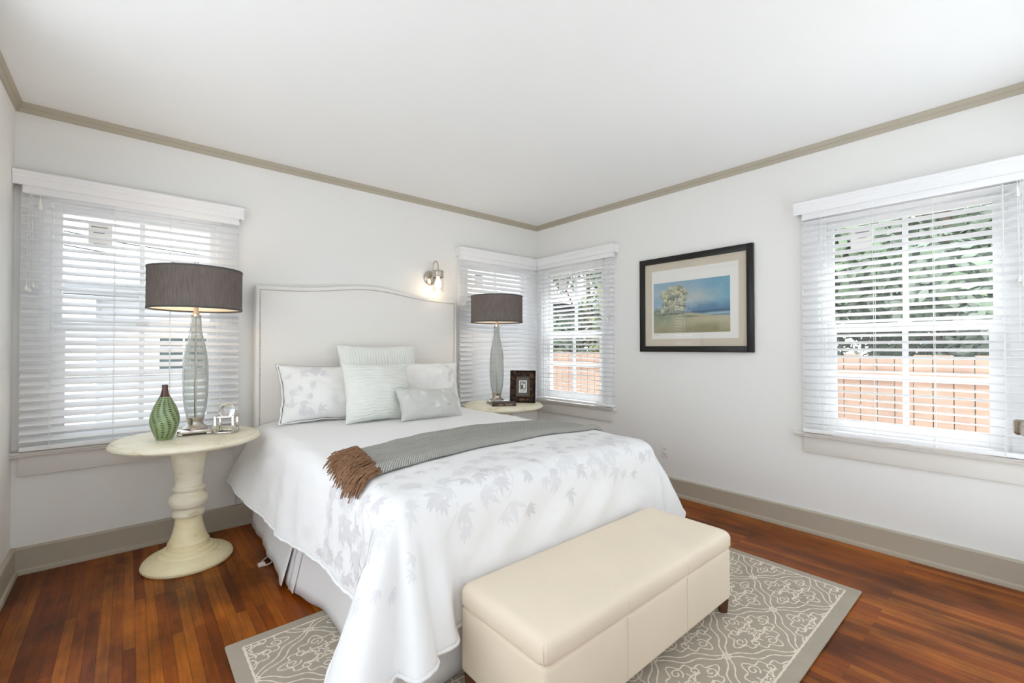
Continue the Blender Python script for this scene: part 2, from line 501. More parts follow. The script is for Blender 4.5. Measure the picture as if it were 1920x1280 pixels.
# ------------------------------------------------------------------ room shell
ZO0, ZO1 = 0.655, 2.005       # window opening
OPEN_A = [(-3.685, -2.875, ZO0, ZO1), (-0.925, -0.115, ZO0, ZO1)]
OPEN_B = [(-3.41, -2.60, ZO0, ZO1), (-0.895, -0.09, ZO0, ZO1)]
OPEN_F = [(-3.76, -2.96, 0.0, 2.04), (-2.05, -0.15, 0.12, 2.36)]
OPEN_L = [(-3.35, -0.95, 0.30, 2.34)]
def wall(name, X, u0, u1, opens, t=0.15):
    m = MB()
    us = sorted({u0, u1, *[o[0] for o in opens], *[o[1] for o in opens]})
    for a, b in zip(us[:-1], us[1:]):
        cut = [o for o in opens if o[0] <= a+1e-6 and o[1] >= b-1e-6]
        if not cut: m.box(a, b, -t, 0, 0, RH, X=X)
        else:
            if cut[0][2] > 0.01: m.box(a, b, -t, 0, 0, cut[0][2], X=X)
            m.box(a, b, -t, 0, cut[0][3], RH, X=X)
    bmesh.ops.remove_doubles(m.bm, verts=m.bm.verts[:], dist=1e-5)
    tag(m.build(name, M['wall'], smooth=0), kind='structure')
wall('wall_back', XA, RX-0.15, 0.0, OPEN_A)
wall('wall_right', XB, RY-0.15, 0.15, OPEN_B)
wall('wall_left', XL, RY-0.15, 0.0, OPEN_L)
wall('wall_front', XF, RX-0.0, 0.0, OPEN_F)
m = MB(); m.box(RX-0.15, 0.15, RY-0.15, 0.15, -0.12, 0.0)
tag(m.build('floor', M['floor'], smooth=0), kind='structure')
m = MB(); m.box(RX-0.15, 0.15, RY-0.15, 0.15, RH, RH+0.12)
tag(m.build('ceiling', M['ceiling'], smooth=0), kind='structure')

crown = [(0, 2.438), (0.009, 2.438), (0.013, 2.446), (0.0145, 2.460), (0.020, 2.463), (0.021, 2.468), (0.028, 2.4865), (0, 2.4865)]
base = [(0, 0.0), (0.032, 0.0), (0.032, 0.010), (0.029, 0.020), (0.021, 0.026), (0.020, 0.032), (0.020, 0.131), (0.016, 0.138), (0.012, 0.1392), (0, 0.1392)]
for i, (w, X, a, b) in enumerate((('back', XA, RX, 0), ('right', XB, RY, 0), ('left', XL, RY, 0), ('front', XF, RX, 0))):
    m = MB(); m.prism(crown, a, b, X=X)
    tag(m.build('trim_%d' % (i+1), M['trim'], smooth=25), kind='structure')
for w, X, segs in (('back', XA, [(RX, 0)]), ('right', XB, [(RY, 0)]), ('left', XL, [(RY, 0)]), ('front', XF, [(RX, -3.80), (-2.92, 0)])):
    m = MB()
    for a, b in segs: m.prism(base, a, b, X=X)
    tag(m.build('baseboard_%s' % w, M['trim'], smooth=25), kind='structure')

# ------------------------------------------------------------------ windows
def window(n, X, u0, u1, cu0, cu1, su0, su1, mid, au0=None, au1=None, sticker_u=None, z0=ZO0, z1=ZO1):
    """double-hung window; u0..u1 opening, cu casing ends, su sill ends"""
    uc = (u0+u1)/2
    w = thing('window_%d' % n, X(Vector((uc, 0, z0))), kind='structure')
    m = MB(); m.X = X
    m.box(cu0, u0, 0, 0.019, 0.642, z1-0.0005, 0.002); m.box(u1, cu1, 0, 0.019, 0.642, z1-0.0005, 0.002)
    m.box(cu0, cu1, 0, 0.021, z1, z1+0.095, 0.002)
    for a, b in ((u0, u0+0.018), (u1-0.018, u1)): m.box(a, b, -0.14, 0.0, z0, z1)
    m.box(u0+0.018, u1-0.018, -0.1395, -0.0005, z1-0.018, z1); m.box(u0+0.018, u1-0.018, -0.15, -0.0005, z0-0.012, z0+0.016)
    m.box(u0+0.018, u0+0.030, -0.03, -0.012, z0, z1); m.box(u1-0.030, u1-0.018, -0.03, -0.012, z0, z1)
    m.build('frame', M['white_trim'], w)
    m = MB(); m.X = X
    m.prism([(-0.02, 0.617), (0.044, 0.617), (0.048, 0.622), (0.046, 0.627), (0.056, 0.631), (0.058, 0.637), (0.054, 0.642), (-0.02, 0.643)], su0, su1)
    m.build('sill', M['sill_paint'], w)
    a0, a1 = (cu0 if au0 is None else au0), (cu1 if au1 is None else au1)
    m = MB(); m.X = X
    m.box(a0, a1, 0, 0.018, 0.512, 0.617, 0.003); m.box(a0+0.003, a1-0.003, 0, 0.024, 0.606, 0.617)
    m.build('apron', M['sill_paint'], w)
    a, b = u0+0.018, u1-0.018
    for nm, d0, d1, s0, s1, st, bot, top in (('upper_sash', -0.095, -0.062, mid-0.01, z1-0.018, 0.042, 0.052, 0.045),
                                             ('lower_sash', -0.062, -0.030, z0+0.016, mid+0.035, 0.058, 0.07, 0.045)):
        m = MB(); m.X = X
        m.box(a, a+st, d0, d1, s0, s1, 0.002); m.box(b-st, b, d0, d1, s0, s1, 0.002)
        m.box(a+st, b-st, d0, d1, s0, s0+bot, 0.002); m.box(a+st, b-st, d0, d1, s1-top, s1, 0.002)
        dm = (d0+d1)/2
        m.box(uc-0.0125, uc+0.0125, dm-0.011, dm+0.011, s0+bot, s1-top)
        zc = (s0+bot+s1-top)/2
        if nm == 'lower_sash': m.box(a+st, b-st, dm-0.0100, dm+0.0100, zc-0.0125, zc+0.0125)
        so = m.build(nm, M['white_trim'], w)
        m = MB(); m.X = X
        m.box(a+st-0.004, b-st+0.004, dm-0.002, dm+0.002, s0+bot-0.004, s1-top+0.004)
        m.build('pane', M['pane'], so, smooth=0)
        if nm == 'lower_sash':
            m = MB(); m.X = X
            m.box(uc-0.03, uc+0.03, d1-0.01, d1+0.014, s1, s1+0.010, 0.003); m.box(uc-0.008, uc+0.03, d1-0.005, d1+0.022, s1+0.010, s1+0.018, 0.003)
            m.build('sash_lock', M['white_plastic'], so)
        if nm == 'upper_sash' and sticker_u is not None:
            m = MB(); m.X = X
            ss = sticker_u
            m.box(ss-0.052, ss+0.052, dm+0.0022, dm+0.0030, s1-top-0.165, s1-top-0.025, 0)
            for k in range(4):
                zz = s1-top-0.045-k*0.033
                m.box(ss-0.04+0.01*(k % 2), ss+0.03-0.012*(k % 3), dm+0.003, dm+0.0034, zz-0.006, zz, 0, mi=1)
            m.build('sticker', [M['paper'], M['ink']], so, smooth=0)
    return w
window(1, XA, -3.685, -2.875, -3.777, -2.792, RX, -2.757, 1.29, sticker_u=-3.47)
window(2, XA, -0.925, -0.115, -1.017, -0.0, -1.06, 0.0, 1.29, sticker_u=-0.72)
window(3, XB, -0.895, -0.09, -0.987, -0.0, -1.035, 0.0, 1.29, sticker_u=-0.31)
window(4, XB, -3.41, -2.60, -3.502, -2.508, -3.545, -2.465, 1.29, sticker_u=-2.80)
# unseen windows bare of blinds, added only to let more daylight in
def added_window(n, X, u0, u1, z0, z1):
    w = thing('window_%d' % n, X(Vector(((u0+u1)/2, 0, z0))), kind='structure')
    m = MB(); m.X = X
    for a, b in ((u0-0.09, u0), (u1, u1+0.09)): m.box(a, b, 0, 0.019, z0-0.09, z1+0.09, 0.002)
    m.box(u0, u1, 0, 0.019, z1, z1+0.09, 0.002); m.box(u0, u1, 0, 0.019, z0-0.09, z0, 0.002)
    for a, b in ((u0, u0+0.03), (u1-0.03, u1), ((u0+u1)/2-0.02, (u0+u1)/2+0.02)): m.box(a, b, -0.09, -0.05, z0, z1, 0.002)
    m.box(u0, u1, -0.09, -0.05, z0, z0+0.03); m.box(u0, u1, -0.09, -0.05, z1-0.03, z1)
    m.build('frame', M['white_trim'], w)
    m = MB(); m.X = X; m.box(u0+0.03, u1-0.03, -0.072, -0.068, z0+0.03, z1-0.03)
    m.build('pane', M['pane'], w, smooth=0)
added_window(5, XF, -2.05, -0.15, 0.12, 2.36)
added_window(6, XL, -3.35, -0.95, 0.30, 2.34)

# unseen doorway added for more daylight; its door folded back against the front wall
t = thing('door_1', (-2.94, -3.63, 0), kind='structure')
ang = math.radians(8.0)
DX = Matrix.Translation((-2.94, -3.640, 0)) @ Matrix.Rotation(ang, 4, 'Z')
m = MB(); m.X = DX
m.box(0, 0.78, -0.018, 0.018, 0.008, 2.02, 0.002)
for z0, z1 in ((0.22, 0.82), (1.02, 1.86)):
    for u0, u1 in ((0.11, 0.35), (0.43, 0.67)):
        m.box(u0, u1, 0.018, 0.022, z0, z1, 0.003)
dl = m.build('door_panel', M['white_trim'], t)
m = MB(); m.X = DX
hz, hu = 1.06, 0.72
RotY = Matrix.Translation((hu, 0.018, hz)) @ Matrix.Rotation(math.radians(-90), 4, 'X')
m.lathe([(0.0001, 0), (0.026, 0), (0.026, 0.006), (0.02, 0.010), (0.010, 0.013), (0.010, 0.03), (0.0125, 0.036), (0.0125, 0.058), (0.010, 0.061), (0.0001, 0.0615)], 28, X=DX @ RotY)
m.box(hu-0.105, hu+0.010, 0.018+0.037, 0.018+0.058, hz-0.011, hz+0.011, 0.006, 3)
m.build('door_handle', M['brown_metal'], dl)
m = MB(); m.X = XF
for a, b in ((-3.80, -3.76), (-2.96, -2.915)): m.box(a, b, -0.15, 0.018, 0, 2.04, 0.002)
m.box(-3.80, -2.915, -0.15, 0.018, 2.04, 2.13, 0.002)
m.build('door_frame', M['trim'], t)

# ------------------------------------------------------------------ blinds
def blind(X, u0, u1, v0, v1, tilt, label, cord_u, tassels, ret0=False, ret1=False, gap_end=None, tilt_cord=None, ladders=4, z_bot=0.660):
    """u0..u1 slats, v0..v1 valance; tilt>0: room edge low. tassels: z of the tassel group"""
    t = thing('window_blind', X(Vector(((u0+u1)/2, 0.055, 0.645))), label, 'blind', 'white slatted window blinds')
    # valance: moulded board
    m = MB(); m.X = X
    prof = [(0.070, 2.036), (0.082, 2.036), (0.084, 2.040), (0.084, 2.072), (0.087, 2.076), (0.087, 2.090), (0.092, 2.096), (0.093, 2.106), (0.090, 2.112), (0.070, 2.112)]
    m.prism(prof, v0, v1)
    if ret0: m.box(v0, v0+0.012, 0.0, 0.0698, 2.036, 2.112, 0.001)
    if ret1: m.box(v1-0.012, v1, 0.0, 0.0698, 2.036, 2.112, 0.001)
    va = m.build('valance', M['blind'], t, smooth=25)
    if gap_end is not None:
        m = MB(); m.X = X
        m.box(gap_end-0.003, gap_end+0.003, 0.004, 0.062, 2.050, 2.100); m.build('end_gap_shade', M['black_gap'], t)  # dark sheet standing for the shade inside the valance's open end
    m = MB(); m.X = X
    m.box(u0+0.002, u1-0.002, 0.024, 0.070, 1.998, 2.040, 0.002)
    m.build('head_rail', M['blind'], t)
    m = MB(); m.X = X
    pitch = 0.0423; z = 1.976; W = 0.0495; k = 0
    while z > z_bot+0.045:
        tl = math.radians(tilt + rnd.uniform(-1.5, 1.5))
        c, s_ = math.cos(tl), math.sin(tl)
        pr = []
        for a, h in ((-0.5, -0.0012), (-0.25, -0.0004), (0.25, -0.0004), (0.5, -0.0012), (0.5, 0.0014), (0.25, 0.0024), (-0.25, 0.0024), (-0.5, 0.0014)):
            dd, zz = a*W, h
            pr.append((0.050+dd*c+zz*s_, z-dd*s_+zz*c))
        j = rnd.uniform(-0.0012, 0.0012)
        m.prism(pr, u0+j, u1+j)
        z -= pitch; k += 1
    m.build('slats', M['blind'], t, smooth=50)
    m = MB(); m.X = X
    m.box(u0, u1, 0.030, 0.072, z_bot-0.012, z_bot+0.012, 0.004, 3)
    br = m.build('bottom_rail', M['blind'], t)
    L = u1-u0
    us = [u0+L*f for f in ((0.11, 0.37, 0.63, 0.89) if ladders == 4 else (0.12, 0.5, 0.88))]
    for u in us:
        m = MB(); m.X = X
        m.tube([(u, 0.0745, 2.0), (u, 0.0765, z_bot+0.012)], 0.0012, 6)
        m.tube([(u, 0.0255, 2.0), (u, 0.0255, z_bot+0.012)], 0.0012, 6)
        m.tube([(u+0.004, 0.050, 2.0), (u+0.004, 0.050, z_bot)], 0.0010, 6)
        m.build('ladder_cord', M['cord'], t)
        m = MB(); m.X = X; m.sphere((u, 0.0725, z_bot), 0.006, u=10, v=8, sc=(1, 0.5, 1)); m.build('rail_button', M['cord'], br)
    cu, zt = cord_u, tassels
    for j, (du, dz) in enumerate(((0.0, 0.0), (0.012, 0.025), (-0.011, 0.008))):
        m = MB(); m.X = X
        m.tube([(cu+du*0.4, 0.082, 2.0), (cu+du*0.8, 0.083, (2.0+zt)/2), (cu+du, 0.084, zt+dz)], 0.0011, 6)
        lc = m.build('lift_cord', M['cord'], t)
        m = MB()
        m.lathe([(0.002, 0.030), (0.0045, 0.026), (0.0085, 0.006), (0.0085, 0.002), (0.007, 0.0), (0.0001, 0.0)], 14,
                X=lambda v, a=cu+du, zz=zt+dz: X(Vector((a+v[0], 0.084+v[1], zz-0.022+v[2]))))
        m.build('tassel', M['white_plastic'], lc)
    if tilt_cord is not None:
        m = MB(); m.X = X
        m.tube([(tilt_cord, 0.082, 2.0), (tilt_cord-0.004, 0.083, 1.2)], 0.0011, 6)
        lc = m.build('tilt_cord', M['cord'], t)
        m = MB(); m.lathe([(0.002, 0.06), (0.006, 0.04), (0.009, 0.004), (0.007, 0.0), (0.0001, 0.0)], 14,
                          X=lambda v: X(Vector((tilt_cord+v[0], 0.084+v[1], 1.915+v[2]))))
        m.build('tassel', M['white_plastic'], lc)
    return t
blind(XA, -3.768, -2.788, RX+0.002, -2.765, 30, 'white slatted blind on the wide window behind the left lamp and green vase', -3.735, 1.50, gap_end=-3.796, tilt_cord=-3.70, ret1=True)
blind(XA, -1.030, -0.060, -1.046, -0.090, 50, 'nearly closed white blind behind the bedside lamp in the room corner', -1.00, 1.58, ret0=True, ladders=3)
blind(XB, -1.045, -0.082, -1.062, -0.084, -16, 'white blind on the right wall beside the corner, above the wooden photo frame', -0.985, 1.44, ret0=True, ladders=3, z_bot=0.662)
blind(XB, -3.500, -2.522, -3.53, -2.482, -16, 'white blind over the window to the right of the framed landscape print', -3.455, 1.50, ret0=True, ret1=True, tilt_cord=-3.44)

# ------------------------------------------------------------------ electrical outlet
t = thing('wall_outlet', (-0.0, -1.513, 0.338), 'white double electrical outlet low on the right wall', 'outlet')
m = MB(); m.X = XB; m.box(-1.548, -1.478, 0, 0.006, 0.281, 0.396, 0.003, 3)
pl = m.build('cover_plate', M['white_plastic'], t)
for zc in (0.358, 0.319):
    m = MB(); m.X = XB
    m.box(-1.530, -1.496, 0.006, 0.009, zc-0.0135, zc+0.0135, 0.004, 3)
    m.box(-1.521, -1.5185, 0.009, 0.0094, zc-0.002, zc+0.007, 0, mi=1); m.box(-1.5075, -1.505, 0.009, 0.0094, zc-0.002, zc+0.007, 0, mi=1)
    m.box(-1.5155, -1.5105, 0.009, 0.0094, zc-0.010, zc-0.005, 0, mi=1)
    m.build('socket', [M['white_plastic'], M['slot']], t)

# ------------------------------------------------------------------ wall sconce
t = thing('wall_sconce', (-1.313, 0, 1.808), 'lit nickel wall sconce with clear jar shade above the headboard', 'wall lamp')
RA = Matrix.Translation((-1.313, 0, 1.800)) @ Matrix.Rotation(math.radians(90), 4, 'X')
m = MB(); m.lathe([(0.0001, 0), (0.062, 0), (0.063, 0.004), (0.060, 0.010), (0.050, 0.018), (0.030, 0.024), (0.012, 0.026), (0.0001, 0.026)], 40, X=RA)
m.build('backplate', M['nickel'], t)
sx, sy = -1.306, -0.125
m = MB()
pts = [(-1.313, -0.02, 1.80), (-1.313, -0.045, 1.80), (-1.313, -0.05, 1.84), (-1.313, -0.05, 1.895)]
for k in range(1, 12):
    a = math.pi*k/12
    pts.append((-1.313+0.007*k/12, -0.05-0.0375*(1-math.cos(a)), 1.895+0.045*math.sin(a)))
pts += [(sx, sy, 1.895), (sx, sy, 1.855)]
m.tube(pts, 0.0062, 12); m.build('arm', M['nickel'], t)
m = MB(); m.lathe([(0.012, 1.862), (0.02, 1.860), (0.047, 1.852), (0.049, 1.848), (0.049, 1.842), (0.0475, 1.840), (0.0475, 1.806), (0.0505, 1.804), (0.0505, 1.795), (0.0475, 1.793), (0.044, 1.793), (0.044, 1.838), (0.01, 1.842)], 36, c=(sx, sy, 0))
for a in (0.3, 2.4, 4.5): m.sphere((sx+0.051*math.cos(a), sy+0.051*math.sin(a), 1.80), 0.005, u=10, v=8)
m.build('cap', M['nickel'], t)
m = MB(); m.lathe([(0.043, 1.835), (0.0455, 1.80), (0.0455, 1.672), (0.043, 1.668), (0.0425, 1.672), (0.0435, 1.68), (0.0435, 1.80), (0.041, 1.835)], 36, c=(sx, sy, 0), cap=False)
m.build('glass_jar', M['jar_glass'], t)
m = MB(); m.lathe([(0.012, 1.80), (0.013, 1.785), (0.022, 1.765), (0.0285, 1.742), (0.027, 1.722), (0.017, 1.706), (0.0001, 1.700)], 24, c=(sx, sy, 0))
m.lathe([(0.014, 1.84), (0.014, 1.80)], 16, c=(sx, sy, 0), mi=1)
m.build('bulb', [M['bulb_lit'], M['nickel']], t)
def lamp_light(name, loc, w, r, col=(1, 0.78, 0.55)):
    l = bpy.data.lights.new(name, 'POINT'); l.energy = w; l.color = col; l.shadow_soft_size = r
    o = bpy.data.objects.new(name, l); COL.objects.link(o); o.location = loc
    return o
adopt(lamp_light('sconce_light', (sx, sy, 1.69), 0.9, 0.03), t)

# ------------------------------------------------------------------ framed landscape print
t = thing('framed_print', (0, -1.74, 1.535), 'black framed landscape print of a tree and sea, beige mat, on the right wall', 'picture')
y0, y1, z0, z1 = -2.212, -1.296, 1.150, 1.922
fw, fd = 0.046, 0.030
m = MB(); m.X = XB
for a, b, c, d in ((y0, y0+fw, z0, z1), (y1-fw, y1, z0, z1)): m.box(a, b, 0.002, fd, c, d, 0.004)
for c, d in ((z0, z0+fw), (z1-fw, z1)): m.box(y0+fw-0.004, y1-fw+0.004, 0.002, fd-0.0005, c, d, 0.004)
m.build('frame', M['frame_black'], t)
m = MB(); m.X = XB
iy0, iy1, iz0, iz1 = y0+fw-0.003, y1-fw+0.003, z0+fw-0.003, z1-fw+0.003
mw = 0.062
m.box(iy0, iy1, 0.004, 0.012, iz0, iz0+mw); m.box(iy0, iy1, 0.004, 0.012, iz1-mw, iz1)
m.box(iy0, iy0+mw, 0.004, 0.012, iz0+mw, iz1-mw); m.box(iy1-mw, iy1, 0.004, 0.012, iz0+mw, iz1-mw)
m.build('mat_board', M['mat_board'], t, smooth=0)
m = MB(); m.X = XB; m.box(iy0+mw-0.004, iy1-mw+0.004, 0.004, 0.008, iz0+mw-0.004, iz1-mw+0.004)
ob = m.build('print_paper', M['paper'], t, smooth=0)

def make_painting(y0, y1, z0, z1, d, parent):
    W, H = 190, 128
    rng = np.random.RandomState(5)
    X, Y = np.meshgrid(np.linspace(0, 1, W), np.linspace(0, 1, H))     # X left to right, Y top to bottom
    def fbm(sx, sy, seed, oct=5):
        r = np.random.RandomState(seed); out = np.zeros_like(X); amp = 1; tot = 0
        for o in range(oct):
            gx, gy = max(2, int(sx*2**o)), max(2, int(sy*2**o))
            g = r.rand(gy+2, gx+2)
            fx, fy = X*gx, Y*gy
            ix, iy = fx.astype(int), fy.astype(int)
            tx, ty = fx-ix, fy-iy
            tx, ty = tx*tx*(3-2*tx), ty*ty*(3-2*ty)
            v = (g[iy, ix]*(1-tx)+g[iy, ix+1]*tx)*(1-ty)+(g[iy+1, ix]*(1-tx)+g[iy+1, ix+1]*tx)*ty
            out += v*amp; tot += amp; amp *= 0.55
        return out/tot
    def mix(a, c, k): return a*(1-k[..., None])+np.array(c, float)*k[..., None]
    sm = lambda a, b, x: np.clip((x-a)/(b-a), 0, 1)**2*(3-2*np.clip((x-a)/(b-a), 0, 1))
    n1, n2, n3, n4 = fbm(4, 3, 1), fbm(9, 6, 2), fbm(22, 14, 3), fbm(44, 30, 8, 3)
    im = np.zeros((H, W, 3))+np.array([146., 176, 196])
    im = mix(im, (112, 168, 190), sm(0.35, 1.0, X+0.5*(n1-0.5)-0.35*Y))
    im = mix(im, (186, 192, 186), np.exp(-(((X-0.58)/0.26)**2+((Y-0.34-0.1*(n1-0.5))/0.15)**2))*0.85)
    im = mix(im, (196, 200, 196), np.exp(-(((X-0.05)/0.16)**2+((Y-0.2)/0.1)**2))*0.5)
    im = mix(im, (92, 128, 158), sm(0.36, 0.60, Y+0.2*(n2-0.5))*sm(0.15, 0.6, X)*0.9)
    hor = 0.615+0.012*np.sin(X*5)
    im = mix(im, (70, 96, 120), np.exp(-((Y-hor)/0.022)**2)*0.8*sm(0.3, 0.6, X))
    im = mix(im, (168, 188, 192), np.exp(-((Y-hor-0.05)/0.022)**2)*sm(0.55, 0.8, X))
    land = sm(0.0, 0.02, Y-(0.60+0.085*sm(0.45, 0.85, X)+0.02*(n2-0.5)))
    lc = np.zeros((H, W, 3))+np.array([186., 178, 150])
    lc = mix(lc, (128, 146, 122), sm(0.62, 0.1, X+0.5*(n1-0.5))*sm(0.95, 0.6, Y+0.3*(n2-0.5))*0.9)
    lc = mix(lc, (150, 146, 112), sm(0.75, 1.0, Y+0.25*(n1-0.5))*0.8)
    lc = mix(lc, (206, 196, 164), np.exp(-(((X-0.75)/0.22)**2+((Y-0.76)/0.06)**2))*0.7)
    lc = mix(lc, (96, 92, 72), np.exp(-((Y-0.655-0.06*X)/0.012)**2)*sm(0.3, 0.45, X)*sm(0.7, 0.5, X)*0.7)
    lc = mix(lc, (150, 160, 138), sm(0.5, 0.7, n3)*0.25)
    im = im*(1-land[..., None])+lc*land[..., None]
    # tree crown: overlapping soft puffs, light on top, dark beneath
    puffs = [(0.18, 0.24, .07), (0.27, 0.17, .08), (0.36, 0.14, .075), (0.42, 0.22, .06), (0.22, 0.33, .075), (0.32, 0.30, .09), (0.41, 0.34, .06),
             (0.17, 0.42, .055), (0.25, 0.45, .08), (0.35, 0.44, .085), (0.43, 0.46, .05), (0.2, 0.53, .06), (0.31, 0.55, .075), (0.40, 0.56, .05), (0.06, 0.55, .07), (0.13, 0.59, .05)]
    for px, py, r in puffs:
        q = ((X-px)/r)**2+((Y-py)/(r*1.25))**2+(n4-0.5)*2.6+(n3-0.5)*1.8+(n2-0.5)*0.8
        a = sm(1.15, 0.75, q)
        up = np.clip(((Y-py)/(r*1.25))*0.5+0.5+(n3-0.5)*1.3+(n4-0.5)*1.0, 0, 1)
        c = np.array([206., 204, 172])*(1-up[..., None])+np.array([92., 98, 82])*up[..., None]
        im = im*(1-0.88*a[..., None])+c*0.88*a[..., None]
    for k in range(3):
        xc = 0.265+0.012*k+0.02*np.sin(Y*9+k)
        im = mix(im, (182, 176, 150), np.exp(-((X-xc)/0.006)**2)*sm(0.36, 0.45, Y)*sm(0.66, 0.60, Y)*0.8)
    im = mix(im, (74, 76, 62), np.exp(-(((X-0.3)/0.17)**2+((Y-0.625)/0.016)**2))*0.7)
    im = np.clip(im+(n3[..., None]-0.5)*14, 0, 255)/255
    lin = np.where(im <= 0.04045, im/12.92, ((im+0.055)/1.055)**2.4)
    P = np.zeros((H, W, 3))
    P[..., 0] = -d; P[..., 1] = y1+(y0-y1)*X; P[..., 2] = z1+(z0-z1)*Y
    mb = MB(); mb.grid(P)
    o = mb.build('landscape_image', M['painting'], parent, smooth=0, recalc=False)
    ca = o.data.color_attributes.new('Col', 'FLOAT_COLOR', 'POINT')
    buf = np.ones((H*W, 4)); buf[:, :3] = lin.reshape(-1, 3)
    ca.data.foreach_set('color', buf.ravel())
    return o
make_painting(-2.046, -1.420, 1.302, 1.714, 0.0092, ob)
m = MB(); m.X = XB
for a in np.linspace(-1.475, -1.43, 5): m.box(a, a+0.007, 0.0085, 0.0088, 1.289, 1.293)
m.build('edition_number', M['ink'], ob, smooth=0)
m = MB(); m.X = XB
for a in np.linspace(-2.04, -2.02, 3): m.box(a, a+0.006, 0.0085, 0.0088, 1.305, 1.309)
m.build('pencil_signature', M['ink'], ob, smooth=0)
m = MB(); m.X = XB; m.box(iy0, iy1, 0.0165, 0.0185, iz0, iz1)
m.build('glass', M['picture_glass'], t, smooth=0)

# ------------------------------------------------------------------ rug
t = thing('area_rug', (-1.845, -2.165, 0), 'grey area rug with ivory scrolling lattice lines under the bed foot', 'rug')
RX0, RX1, RY0, RY1 = -3.045, -0.645, -2.935, -1.398
m = MB(); m.box(RX0, RX1, RY0, RY1, 0.0005, 0.0135, 0.006, 3)
m.build('pile', M['rug'], t)
class Ribbon:
    def __init__(s): s.m = MB()
    def line(s, pts, w=0.0039, z=0.0142):
        pts = [Vector((p[0], p[1])) for p in pts]
        run = []
        def flush():
            if len(run) > 1:
                L = []
                for k, p in enumerate(run):
                    tv = run[min(k+1, len(run)-1)]-run[max(k-1, 0)]
                    if tv.length < 1e-9: tv = Vector((1, 0))
                    tv.normalize(); nn = Vector((-tv.y, tv.x))
                    ww = w*(1+0.25*math.sin(k*1.7+p.x*40))
                    L.append((p+nn*ww, p-nn*ww))
                vs = [(s.m.bm.verts.new((a.x, a.y, z-0.001)), s.m.bm.verts.new(((a.x+b.x)/2, (a.y+b.y)/2, z)), s.m.bm.verts.new((b.x, b.y, z-0.001))) for a, b in L]
                for q, r in zip(vs[:-1], vs[1:]):
                    s.m.bm.faces.new((q[0], q[1], r[1], r[0])); s.m.bm.faces.new((q[1], q[2], r[2], r[1]))
            run.clear()
        for p in pts:
            if RX0+0.052 < p.x < RX1-0.052 and RY0+0.052 < p.y < RY1-0.052: run.append(p)
            else: flush()
        flush()
rb = Ribbon()
CX, CY = 0.464, 0.345
NX0, NY0 = -1.138, -2.712
def wavy(a, b, off):
    a, b = Vector(a), Vector(b); t_ = (b-a); L = t_.length; t_.normalize(); n_ = Vector((-t_.y, t_.x))
    out = []
    for k in range(25):
        f = k/24
        env = math.sin(math.pi*f)
        o = off*(0.4+0.9*env)+0.010*math.sin(f*math.pi*4)*env
        out.append(a+t_*L*f+n_*o)
    return out
def spiral(c, r, a0, turns, sgn=1, sx=1, sy=1):
    out = []
    for k in range(26):
        f = k/25; a = a0+sgn*turns*2*math.pi*f; rr = r*(1-0.8*f)
        out.append((c[0]+rr*math.cos(a)*sx, c[1]+rr*math.sin(a)*sy))
    return out
def medallion(cx, cy):
    ax, ay = 0.150, 0.112
    def T(x, y): return (cx+x*ax, cy+y*ay)
    # lobed outline
    pts = []
    for k in range(121):
        a = 2*math.pi*k/120
        r = 0.80+0.20*math.cos(4*a)**3*(1 if math.cos(4*a) > 0 else 0.45)+0.05*math.cos(12*a)
        pts.append(T(r*math.cos(a), r*math.sin(a)))
    rb.line(pts)
    for sx_ in (1, -1):
        rb.line([T(sx_*x, y) for x, y in spiral((0.70, 0), 0.20, math.pi, 1.3)])
        rb.line([T(x, sx_*y) for x, y in spiral((0, 0.68), 0.20, -math.pi/2, 1.3)])
        for sy_ in (1, -1):
            rb.line([T(sx_*x, sy_*y) for x, y in spiral((0.42, 0.38), 0.17, math.radians(200), 1.2)])
            rb.line([T(sx_*(0.12+0.36*f), sy_*(0.10+0.10*math.sin(f*3.1)+0.1*f)) for f in np.linspace(0, 1, 12)])
            rb.line([T(sx_*(0.10+0.06*math.sin(f*3.1)+0.08*f), sy_*(0.12+0.36*f)) for f in np.linspace(0, 1, 12)])
            rb.line([T(sx_*(0.26*math.cos(a)+0.2), sy_*(0.10*math.sin(a)+0.22)) for a in np.linspace(0.2, 3.2, 14)])
    rb.line([T(0.13*math.cos(a)*(1+0.35*math.cos(4*a)), 0.13*math.sin(a)*(1+0.35*math.cos(4*a))) for a in np.linspace(0, 2*math.pi, 40)])
for i in range(-5, 4):
    for j in range(-2, 7):
        for h in (0, 1):
            nx, ny = NX0+CX*(i+0.5*h), NY0+CY*(j+0.5*h)
            if not (RX0-0.5 < nx < RX1+0.5 and RY0-0.4 < ny < RY1+0.4): continue
            for sx_, sy_ in ((1, 1), (1, -1)):
                e = (nx+sx_*CX/2, ny+sy_*CY/2)
                for off in (0.012, -0.012): rb.line(wavy((nx, ny), e, off))
            medallion(nx+CX/2, ny)
            rb.line([(nx+0.018*math.cos(a), ny+0.014*math.sin(a)) for a in np.linspace(0, 2*math.pi, 16)])
bx0, bx1, by0, by1 = RX0+0.055, RX1-0.055, RY0+0.055, RY1-0.055
for a, b in (((bx0, by0), (bx1, by0)), ((bx1, by0), (bx1, by1)), ((bx1, by1), (bx0, by1)), ((bx0, by1), (bx0, by0))):
    rb.line([(a[0]+(b[0]-a[0])*f, a[1]+(b[1]-a[1])*f) for f in np.linspace(0, 1, 120)], w=0.0055)
rb.m.build('scroll_pattern', M['rug_line'], t, smooth=60, recalc=False)

